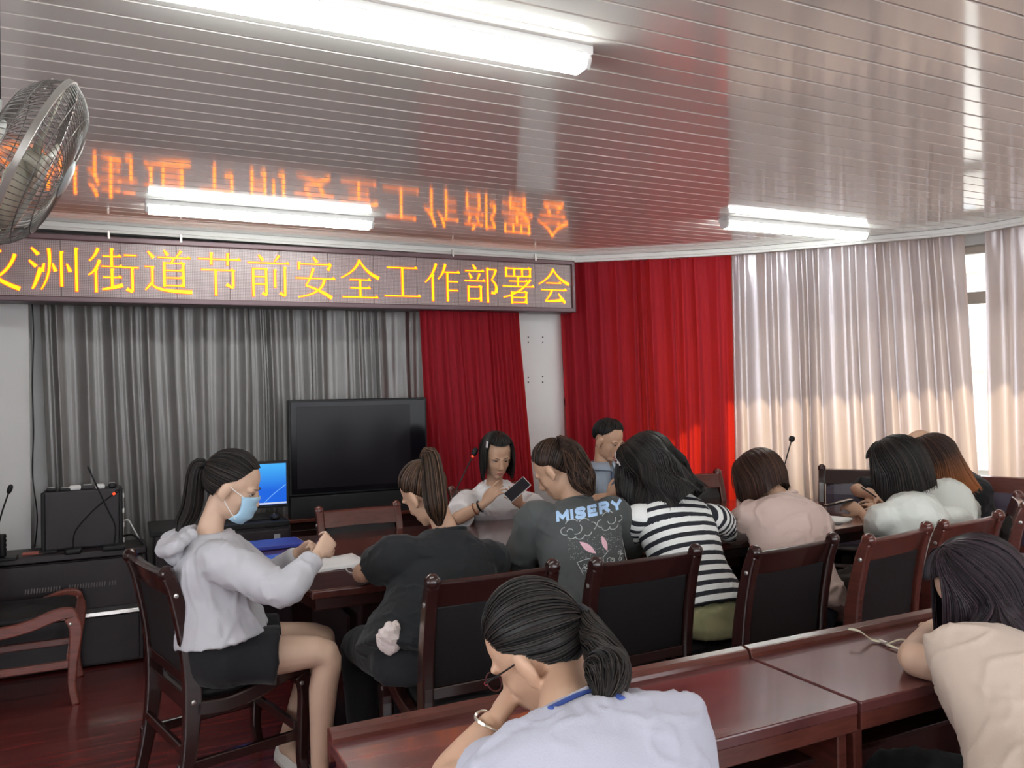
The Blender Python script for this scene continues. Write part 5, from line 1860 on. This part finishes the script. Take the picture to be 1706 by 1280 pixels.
# ---- 7 woman with ombre orange hair
J = dict(P=at(1592, 965, y=2.74), C=at(1580, 842, y=2.86), N=at(1572, 805, y=2.92), H=at(1553, 768, y=2.98))
J['P'].z = 0.575
F = Vector((-0.7, 0.75, 0))
hf, hu = lean(-0.75, 0.72, 28)
arms = {'L': A_(at(1536, 835, y=2.90), at(1520, 870, y=3.10), at(1470, 850, y=3.28), n=DOWN),
        'R': A_(at(1612, 838, y=2.90), at(1618, 880, y=3.08), at(1560, 860, y=3.32), n=DOWN)}
legs = seat_legs(J['P'], F, Vector((F.y, -F.x, 0)))
t, M, S, F = person('woman with dark hair fading to orange tips, in a white top', J, F, hf, hu, 1.06, w=0.9, arms=arms, legs=legs, voxel=0.008)
shirt(t, 'top', J, F, S, WS, arms, e=0.016, w=0.9, sl=0.7, sr=0.058, hem=-0.05, fold=0.005, seed=71)
trousers(t, 'trousers', J, legs, fabric('black_twill', (0.010, 0.010, 0.012)), F, S, ln=1.85)
shoes(t, legs, BLACK)
g = M.transposed() @ DOWN
gb = M.transposed() @ (-F * 0.36 - UP * 0.92).normalized()
hair(t, J['H'], M, 1.10, bob_path(g, nk=M.transposed() @ (J['N'] - J['H']), length=lambda az: 0.21, g2=gb, vol=0.15, inward=-0.05, wave=0.06, flare=0.15), ORG_HAIR, 640, 0.0026, seed=8, maxt0=0.0, trim=True)

# ---- 8 bald man in black
J = dict(P=at(1628, 960, y=3.10), C=at(1606, 825, y=3.18), N=at(1580, 782, y=3.22), H=at(1536, 752, y=3.28))
J['P'].z = 0.59
F = Vector((-0.75, 0.55, 0))
hf, hu = lean(-0.95, 0.1, 46)
arms = {'R': A_(at(1600, 800, y=3.36), at(1470, 838, y=3.58), at(1448, 822, y=3.68), n=DOWN, k=1.1),
        'L': A_(at(1628, 815, y=3.06), at(1590, 880, y=3.08), at(1470, 842, y=3.46), n=DOWN, k=1.15)}
arms['R']['e'] = at(1432, 816, y=3.62)
arms['R']['w'] = at(1458, 826, y=3.50)
arms['R']['d'] = at(1478, 836, y=3.40) - at(1458, 826, y=3.50)
legs = seat_legs(J['P'], F, Vector((F.y, -F.x, 0)))
t, M, S, F = person('bald man in a black shirt bending over the table end', J, F, hf, hu, 1.08, w=1.12, male=True, arms=arms, legs=legs, voxel=0.0065, neck=0.054)
shirt(t, 'shirt', J, F, S, BT, arms, e=0.024, w=1.14, sl=1.0, sr=0.080, sr2=0.070, hem=-0.05, fold=0.006, seed=81, collar=BT)
trousers(t, 'trousers', J, legs, fabric('black_twill', (0.010, 0.010, 0.012)), F, S, ln=1.85)
shoes(t, legs, BLACK)
q = at(1450, 822, y=3.48)
pe = empty('pen', q, R(-40), 'dark pen held over the notebook by the bald man', 'pen')
pe.rotation_euler = (0, R(-35), R(150))
MB().tube([(-0.07, 0, 0), (0.055, 0, 0), (0.07, 0, 0)], [0.005, 0.005, 0.001], 10).build('barrel', DGREY, pe)
MB().tube([(-0.072, 0, 0), (-0.05, 0, 0)], 0.0056, 10).build('cap', STEEL, pe)

# ---- 9 woman in the white blouse facing the camera
J = dict(P=at(838, 960, y=4.62), C=at(826, 845, y=4.46), N=at(824, 806, y=4.42), H=at(828, 759, y=4.34))
J['P'].z = 0.575
F = Vector((-0.05, -1, 0))
hf, hu = lean(-0.14, -1.0, 22)
arms = {'R': A_(at(776, 835, y=4.44), at(763, 860, y=4.24), at(804, 842, y=4.16), d=at(829, 813, y=4.10) - at(804, 842, y=4.16), n=Vector((0.75, 0.2, 0.0)), curl=(.35, .45, .3), t=1, point=0),
        'L': A_(at(874, 835, y=4.44), at(893, 865, y=4.28), at(868, 842, y=4.16), d=at(852, 822, y=4.10) - at(868, 842, y=4.16), n=Vector((-0.4, 0.75, 0.3)), curl=(.6, .7, .5), t=-1)}
arms['R']['e'].z = 0.80
arms['L']['e'].z = 0.80
legs = seat_legs(J['P'], F, Vector((F.y, -F.x, 0)), reach=0.34)
t, M, S, F = person('woman in a white blouse facing the camera, looking at her phone', J, F, hf, hu, 1.07, arms=arms, legs=legs, voxel=0.0045, w=1.06)
WB = fabric('white_chiffon', (0.78, 0.77, 0.78))
shirt(t, 'blouse', J, F, S, WB, arms, e=0.028, w=1.08, sl=0.92, sr=0.082, sr2=0.086, hem=-0.05, fold=0.006, seed=91, neck_r=0.088)
trousers(t, 'trousers', J, legs, fabric('black_twill', (0.010, 0.010, 0.012)), F, S, ln=1.85)
shoes(t, legs, BLACK)
face_parts(t, J['H'], M, 1.07, 0.25)
g = M.transposed() @ DOWN
hair(t, J['H'], M, 1.07, bob_path(g, nk=M.transposed() @ (J['N'] - J['H']), length=lambda az: 0.145, facel=62, front_el=38, vol=0.10, inward=0.15), BLK_HAIR, 560, 0.0026, seed=9, maxt0=0.0, trim=True)
cp = J['H'] + M @ (onhead(dv(62, 30), 0.16) * 1.1)
MB().box(cp, (0.012, 0.012, 0.04), M).build('hair_clip', mat('pearl', (0.75, 0.68, 0.70), 0.25), t, world=True, bevel=0.004)
a = arms['R']
wp = a['w'] + (a['e'] - a['w']).normalized() * 0.02
dd = (a['e'] - a['w']).normalized()
x_ = dd.orthogonal().normalized()
y_ = dd.cross(x_)
MB().tube([wp + x_ * (0.030 * math.cos(b)) + y_ * (0.030 * math.sin(b)) for b in [2 * PI * k / 20 for k in range(21)]], 0.010, 8, flat=0.35).build('watch_strap', BLACK, t, world=True)
wp2 = wp + dd * 0.03
MB().tube([wp2 + x_ * (0.032 * math.cos(b)) + y_ * (0.032 * math.sin(b)) for b in [2 * PI * k / 20 for k in range(21)]], 0.008, 8, flat=0.35).build('bracelet', mat('tan_leather', (0.25, 0.09, 0.04), 0.5), t, world=True)
pt = phone(862, 816, 4.07, (0, 0, 0), 'dark phone held up by the woman in the white blouse', WHITE)
la = (c_r * 0.70 + c_u * 0.60 + c_f * 0.15).normalized()
nn_ = (-c_f * 0.8 - c_r * 0.35 + c_u * 0.25)
nn_ = (nn_ - la * nn_.dot(la)).normalized()
pt.rotation_euler = Matrix((la.cross(nn_), la, nn_)).transposed().to_euler()

# ---- 10 man in the blue polo
J = dict(P=at(1030, 940, y=4.76), C=at(1016, 822, y=4.62), N=at(1004, 774, y=4.58), H=at(1014, 733, y=4.52))
J['P'].z = 0.59
F = Vector((0.12, -1, 0))
hf, hu = lean(0.30, -0.95, 24)
arms = {'R': A_(at(972, 800, y=4.60), at(965, 850, y=4.36), at(1012, 828, y=4.22), d=at(1032, 812, y=4.16) - at(1012, 828, y=4.22), n=Vector((0.6, 0.3, 0.3)), curl=(.7, .8, .5), t=1, k=1.1),
        'L': A_(at(1062, 800, y=4.60), at(1080, 850, y=4.36), at(1050, 832, y=4.22), d=at(1034, 814, y=4.16) - at(1050, 832, y=4.22), n=Vector((-0.6, 0.3, 0.3)), curl=(.7, .8, .5), t=-1, k=1.1)}
arms['R']['e'].z = 0.80
arms['L']['e'].z = 0.80
legs = seat_legs(J['P'], F, Vector((F.y, -F.x, 0)), reach=0.32)
t, M, S, F = person('man in a light blue polo shirt looking down at his phone', J, F, hf, hu, 1.10, w=1.1, male=True, arms=arms, legs=legs, voxel=0.0045, neck=0.054)
PB = fabric('light_blue_pique', (0.36, 0.42, 0.50))
shirt(t, 'polo_shirt', J, F, S, PB, arms, e=0.020, w=1.14, sl=0.85, sr=0.074, sr2=0.072, hem=-0.05, fold=0.004, seed=101, neck_r=0.080)
up = (J['N'] - J['C']).normalized()
c0 = J['C'].lerp(J['N'], 0.62).lerp(J['N'], 0.9)
for s_ in (-1, 1):
    mb = MB()
    rows = []
    for k in range(10):
        a = R(-95) + R(175) * k / 9 if s_ > 0 else R(275) - R(175) * k / 9
        r0, r1 = 0.078, 0.092
        dn = 0.030 + 0.02 * (k / 9)
        pt = c0 + S * (r0 * math.cos(a)) + F * (r0 * math.sin(a)) + UP * 0.030
        pb = c0 + S * (r1 * 1.08 * math.cos(a)) + F * (r1 * 1.08 * math.sin(a)) - UP * (dn - 0.022) + F * 0.01 * (k / 9)
        rows.append([pt, pb])
    mb.rows(rows, caps=False, closed=False)
    o = mb.build('collar', PB, t, world=True, smooth=True)
    so = o.modifiers.new('thickness', 'SOLIDIFY')
    so.thickness = 0.004
    MB().tube([r[1] for r in rows], 0.0022, 6).build('collar_piping', mat('navy_piping', (0.02, 0.03, 0.06), 0.7), o, world=True)
MB().box(c0 + F * 0.098 - UP * 0.075, (0.022, 0.012, 0.085), Matrix.Rotation(math.atan2(-F.x, F.y), 3, 'Z')).build('placket', mat('navy_placket', (0.10, 0.13, 0.19), 0.7), t, world=True, bevel=0.003)
face_parts(t, J['H'], M, 1.10, 0.15)
tab = [(0, 46), (38, 44), (52, 30), (66, 18), (78, 4), (100, 2), (118, -22), (140, -36), (180, -38)]
hair(t, J['H'], M, 1.06, pony_path(dv(180, 78).normalized(), tab, lift=0.06), BLK_HAIR, 700, 0.0022, seed=10, rl=0.10, maxt0=0.8)
phone(1037, 826, 4.14, (R(30), R(10), R(-10)), 'phone held low by the man in the blue polo shirt')

# ---- 11 woman in the lavender shirt at the front desk
J = dict(P=at(1000, 1440, y=0.86), C=at(985, 1290, y=1.09), N=at(945, 1200, y=1.19), H=at(893, 1082, y=1.34))
J['P'].z = 0.585
F = Vector((-0.10, 1, 0))
hf, hu = lean(-0.60, 0.80, 38)
hu = (hu + Vector((-.10, 0, 0))).normalized()
arms = {'L': A_(at(884, 1288, y=1.11), at(748, 1300, z=0.795), at(826, 1200, y=1.36), d=at(858, 1150, y=1.39) - at(826, 1200, y=1.36), n=Vector((0.8, 0.3, 0.2)), curl=(.45, .6, .5), hs=1.0),
        'R': A_(at(1098, 1250, y=1.04), at(1130, 1350, y=1.30), at(985, 1275, y=1.56), n=DOWN)}
arms['R']['e'].z = 0.80
arms['R']['w'].z = 0.79
legs = seat_legs(J['P'], F, Vector((F.y, -F.x, 0)))
t, M, S, F = person('woman in a lavender shirt and red glasses, cheek propped on her hand', J, F, hf, hu, 1.0, arms=arms, legs=legs, voxel=0.0055)
LV = fabric('lavender_pique', (0.45, 0.45, 0.53))
shirt(t, 'shirt', J, F, S, LV, arms, e=0.024, w=1.08, sl=0.45, sr=0.074, sr2=0.074, hem=-0.05, fold=0.005, seed=111, collar=LV, voxel=0.007)
trousers(t, 'trousers', J, legs, fabric('navy_twill', (0.015, 0.017, 0.03)), F, S, ln=1.85)
shoes(t, legs, BLACK)
tie = dv(150, -19).normalized()
tb_ = J['H'] + M @ onhead(tie, 0.07)
hair(t, J['H'], M, 1.0, pony_path(tie, lift=0.05), BLK_HAIR, 1100, 0.0015, seed=11, rl=0.05,
     extra=tail([tb_, at(1002, 1082, y=1.19), at(1012, 1110, y=1.155), at(1013, 1140, y=1.12), at(1005, 1174, y=1.085)], [.018, .030, .037, .031, .010], 340, 0.0015, wave=0.08))
MB().tube([tb_ + (M @ Vector((0.6 * math.cos(a), 0.8 * math.cos(a), math.sin(a)))) * 0.021 for a in [2 * PI * k / 14 for k in range(15)]], 0.007, 8).build('hair_tie', mat('dark_tie', (0.02, 0.018, 0.02), 0.8), t, world=True)
RED = mat('red_frame', (0.30, 0.012, 0.02), 0.3)


def HW(p):
    return J['H'] + M @ Vector(p)


gl_, gr_ = MB(), MB()
for s_ in (-1, 1):
    gr_.tube([HW((s_ * .033 + .023 * math.cos(a), .094, .000 + .018 * math.sin(a))) for a in [2 * PI * k / 18 for k in range(19)]], 0.0014, 6)
    gl_.tube([HW((s_ * .058, .094, .006)), HW((s_ * .070, .086, .008))], [0.0034, 0.0034], 6)
    MB().tube([HW((s_ * .070, .086, .008)), HW((s_ * .076, .04, .006)), HW((s_ * .080, -.010, .004))], [0.0024, 0.0018, 0.0018], 6).build('glasses_temple', BLACK, t, world=True)
gl_.tube([HW((-.008, .095, .004)), HW((0, .098, .006)), HW((.008, .095, .004))], 0.002, 6)
gl_.build('glasses_frame', RED, t, world=True)
gr_.build('lens_rim', mat('dark_red_rim', (0.06, 0.006, 0.01), 0.3), t, world=True)
a = arms['L']
dd = (a['e'] - a['w']).normalized()
wp = a['w'] + dd * 0.012
x_ = dd.orthogonal().normalized()
y_ = dd.cross(x_)
MB().tube([wp + x_ * (0.034 * math.cos(b)) + y_ * (0.034 * math.sin(b)) + dd * 0.006 * math.sin(2 * b) for b in [2 * PI * k / 24 for k in range(25)]], 0.0032, 8).build('bangle', mat('silver_bangle', (0.8, 0.76, 0.66), 0.2, metal=0.9), t, world=True)
bpy.context.view_layer.update()
so = [o for o in t.children if o.name.startswith('shirt')][0]
bm = bmesh.new()
bm.from_mesh(so.data)
bm.transform(so.matrix_world)
tr_ = BVHTree.FromBMesh(bm)
bm.free()
pts = []
for u, v in ((918, 1182), (934, 1174), (950, 1166), (966, 1159), (982, 1154), (1000, 1153), (1020, 1157), (1036, 1166)):
    h = tr_.ray_cast(EYE, (at(u, v, d=1.0) - EYE).normalized())
    if h[0] is not None:
        pts.append(h[0] + h[1] * 0.002)
if len(pts) > 3:
    MB().tube(cr(pts, 4), 0.0062, 8, flat=0.45).build('lanyard_ribbon', mat('blue_ribbon', (0.03, 0.07, 0.30), 0.6), t, world=True)

# ---- 12 woman in the beige shirt at the second front desk
J = dict(P=at(1790, 1330, y=1.02), C=at(1694, 1148, y=1.22), N=at(1664, 1066, y=1.32), H=at(1628, 985, y=1.42))
J['P'].z = 0.585
F = Vector((-0.35, 0.93, 0))
hf, hu = lean(-0.72, 0.72, 40)
arms = {'L': A_(at(1664, 1106, y=1.30), at(1528, 1100, z=0.795), at(1548, 1052, y=1.66), d=at(1592, 1030, y=1.70) - at(1548, 1052, y=1.66), n=Vector((0.6, 0.2, -.3)), k=1.15, curl=(.3, .4, .3)),
        'R': A_(at(1785, 1115, y=1.20), at(1790, 1180, y=1.45), at(1650, 1090, y=1.68), n=DOWN, k=1.05)}
arms['R']['e'].z = 0.80
arms['R']['w'].z = 0.79
legs = seat_legs(J['P'], F, Vector((F.y, -F.x, 0)))
t, M, S, F = person('woman in a beige shirt leaning on her elbow at the front desk', J, F, hf, hu, 1.04, arms=arms, legs=legs, voxel=0.006, skin=SKINP)
BG = fabric('beige_rose_cotton', (0.56, 0.45, 0.375))
shirt(t, 'shirt', J, F, S, BG, arms, e=0.026, w=1.06, sl=0.60, sr=0.074, sr2=0.080, hem=-0.10, fold=0.006, seed=121, collar=BG, voxel=0.0075)
trousers(t, 'trousers', J, legs, fabric('black_twill', (0.010, 0.010, 0.012)), F, S, ln=1.85)
shoes(t, legs, BLACK)
g = M.transposed() @ DOWN
hair(t, J['H'], M, 1.09, bob_path(g, nk=M.transposed() @ (J['N'] - J['H']), length=lambda az: 0.25 if -100 < az < 0 else 0.22, g2=M.transposed() @ (-F * 0.30 - UP * 0.95).normalized(), vol=0.17, inward=0.1, facel=58), hair_mat('plum_black_hair', (0.008, 0.005, 0.008), (0.050, 0.030, 0.040)), 900, 0.0019, seed=12, maxt0=0.0, trim=True)

# ---- the print on the back of the grey sweatshirt
sw, t3 = print3
bpy.context.view_layer.update()
bm = bmesh.new()
bm.from_mesh(sw.data)
bm.transform(sw.matrix_world)
tree = BVHTree.FromBMesh(bm)
bm.free()
O0 = tree.ray_cast(EYE, (at(985, 885, d=1.0) - EYE).normalized())[0]
BN = (EYE - O0)
BN.z = 0
BN.normalize()
BX = Vector((-BN.y, BN.x, 0))
BX = (BX + Vector((0, 0, 0.10))).normalized()
BY = BN.cross(BX).normalized()
BY = BY if BY.z > 0 else -BY


def onback(x, y_, lift):
    p = O0 + BX * x + BY * y_
    h = tree.ray_cast(p + BN * 0.3, -BN, 0.6)
    return (h[0] + BN * lift) if h[0] is not None else p


def print_poly(polys, name, m, lift=0.0025):
    mb = MB()
    for pts in polys:
        mb.add([onback(x, y_, lift) for x, y_ in pts], [tuple(range(len(pts)))])
    return mb.build(name, m, sw, world=True, smooth=False)


def print_lines(lines, name, m, wd=0.0016):
    mb = MB()
    for ln in lines:
        mb.tube([onback(x, y_, 0.0012) for x, y_ in ln], wd, 5)
    return mb.build(name, m, sw, world=True)


LB = mat('print_light_blue', (0.42, 0.60, 0.85), 0.7)
PNK = mat('print_pink', (0.75, 0.45, 0.52), 0.7)
WHP = mat('print_white', (0.50, 0.52, 0.52), 0.7)
LET = {'M': (1.0, [[(0, 0), (0, 1)], [(0, 1), (.5, .3)], [(.5, .3), (1, 1)], [(1, 1), (1, 0)]]),
       'I': (0.0, [[(0, 0), (0, 1)]]),
       'S': (0.85, [[(1, .82), (.85, 1), (.15, 1), (0, .8), (.12, .58), (.88, .44), (1, .2), (.85, 0), (.15, 0), (0, .18)]]),
       'E': (0.75, [[(0, 0), (0, 1)], [(0, 1), (1, 1)], [(0, .5), (.85, .5)], [(0, 0), (1, 0)]]),
       'R': (0.85, [[(0, 0), (0, 1)], [(0, 1), (.8, 1), (1, .77), (.8, .48), (0, .48)], [(.5, .48), (1, 0)]]),
       'Y': (0.9, [[(0, 1), (.5, .45)], [(1, 1), (.5, .45)], [(.5, .45), (.5, 0)]])}
mb = MB()
xx = -0.130
for ch in 'MISERY':
    wd, lns = LET[ch]
    wd *= 0.040
    for li, ln in enumerate(lns):
        lf = 0.0026 + 0.0004 * li
        pts = [Vector((xx + a * wd, 0.058 + b * 0.030)) for a, b in ln]
        fine = []
        for p, q in zip(pts, pts[1:]):
            fine += [p.lerp(q, k / 4) for k in range(4)]
        fine.append(pts[-1])
        d0, d1 = (fine[1] - fine[0]).normalized(), (fine[-1] - fine[-2]).normalized()
        fine = [fine[0] - d0 * 0.004] + fine + [fine[-1] + d1 * 0.004]
        o = band([(p.x, p.y) for p in fine], 0.0062)
        m_ = len(fine)
        for k in range(m_ - 1):
            quad = [o[k], o[k + 1], o[2 * m_ - 2 - k], o[2 * m_ - 1 - k]]
            mb.add([onback(x, y_, lf) for x, y_ in quad], [(0, 1, 2, 3)])
    xx += wd + 0.0185
mb.build('lettering', LB, sw, world=True, smooth=False)


def arc(cx_, cy_, r, a0, a1, n=8, q=0.8):
    return [(cx_ + r * math.cos(R(a0 + (a1 - a0) * k / n)), cy_ + r * q * math.sin(R(a0 + (a1 - a0) * k / n))) for k in range(n + 1)]


lines = [arc(-0.105, 0.015, 0.018, 90, 290), arc(-0.08, -0.002, 0.018, 200, 330), arc(-0.048, -0.006, 0.020, 200, 340), arc(-0.015, 0.0, 0.017, 220, 350), arc(0.005, 0.018, 0.018, 290, 450),
         arc(-0.075, 0.034, 0.028, 30, 160), arc(-0.025, 0.034, 0.022, 20, 150), arc(-0.06, 0.018, 0.024, 250, 400), arc(-0.085, 0.012, 0.012, 0, 180)]
lines += [arc(0.045, 0.02, 0.018, 90, 270), arc(0.062, 0.005, 0.018, 200, 340), arc(0.095, 0.002, 0.020, 200, 350), arc(0.118, 0.02, 0.017, 270, 420), arc(0.075, 0.036, 0.026, 30, 150), arc(0.09, 0.022, 0.018, 180, 380)]
lines += [[(-0.07, -0.105), (-0.03, -0.098), (0.03, -0.105)], [(0.035, -0.15), (0.035, -0.105), (0.06, -0.085), (0.125, -0.078)], [(0.125, -0.078), (0.13, -0.15)], [(-0.07, -0.105), (-0.05, -0.15)], [(0.02, -0.105), (0.022, -0.15)]]
rs = random.Random(5)
for k in range(14):
    x, y_ = rs.uniform(-0.045, 0.0), rs.uniform(-0.15, -0.115)
    lines.append(arc(x, y_, rs.uniform(0.005, 0.010), rs.uniform(0, 200), rs.uniform(220, 420), 5))
    x, y_ = rs.uniform(0.05, 0.115), rs.uniform(-0.15, -0.105)
    lines.append(arc(x, y_, rs.uniform(0.005, 0.010), rs.uniform(0, 200), rs.uniform(220, 420), 5))
print_lines(lines, 'print_outline', WHP)
dots = []
for k in range(260):
    x, y_ = rs.uniform(-0.10, 0.13), rs.uniform(-0.095, -0.018)
    d = 0.0011
    dots.append([(x - d, y_), (x, y_ - d), (x + d, y_), (x, y_ + d)])
o = print_poly(dots, 'print_dots', WHP)
o['kind'] = 'stuff'


def leaf(x0, y0, x1, y1, wd):
    a, b = Vector((x0, y0)), Vector((x1, y1))
    n_ = Vector((-(b - a).y, (b - a).x)).normalized()
    up_ = [a.lerp(b, k / 8) + n_ * wd * math.sin(PI * k / 8) for k in range(9)]
    dn_ = [a.lerp(b, k / 8) - n_ * wd * math.sin(PI * k / 8) for k in range(7, 0, -1)]
    return [(p.x, p.y) for p in up_ + dn_]


print_poly([leaf(-0.052, -0.030, 0.010, -0.085, 0.012), leaf(0.040, -0.025, 0.056, -0.085, 0.010)], 'print_leaf_shapes', PNK, 0.0035)

# crumpled tissue at the lap of the black-shirted woman
tp = at(650, 1062, y=2.74)
mb = MB()
mb.ell((0, 0, 0.0), (.045, .035, .055), nu=22, nv=16)
rs = random.Random(2)
mb.v = [tuple(Vector(p) * (1 + 0.28 * noise.noise(Vector(p) * 34) + 0.12 * noise.noise(Vector(p) * 80))) for p in mb.v]
tis = mb.build('tissue', mat('pink_white_tissue', (0.66, 0.56, 0.53), 0.8), smooth=False)
tis.location = tp
tag(tis, 'crumpled pale pink tissue in the lap of the black-shirted woman', 'tissue')
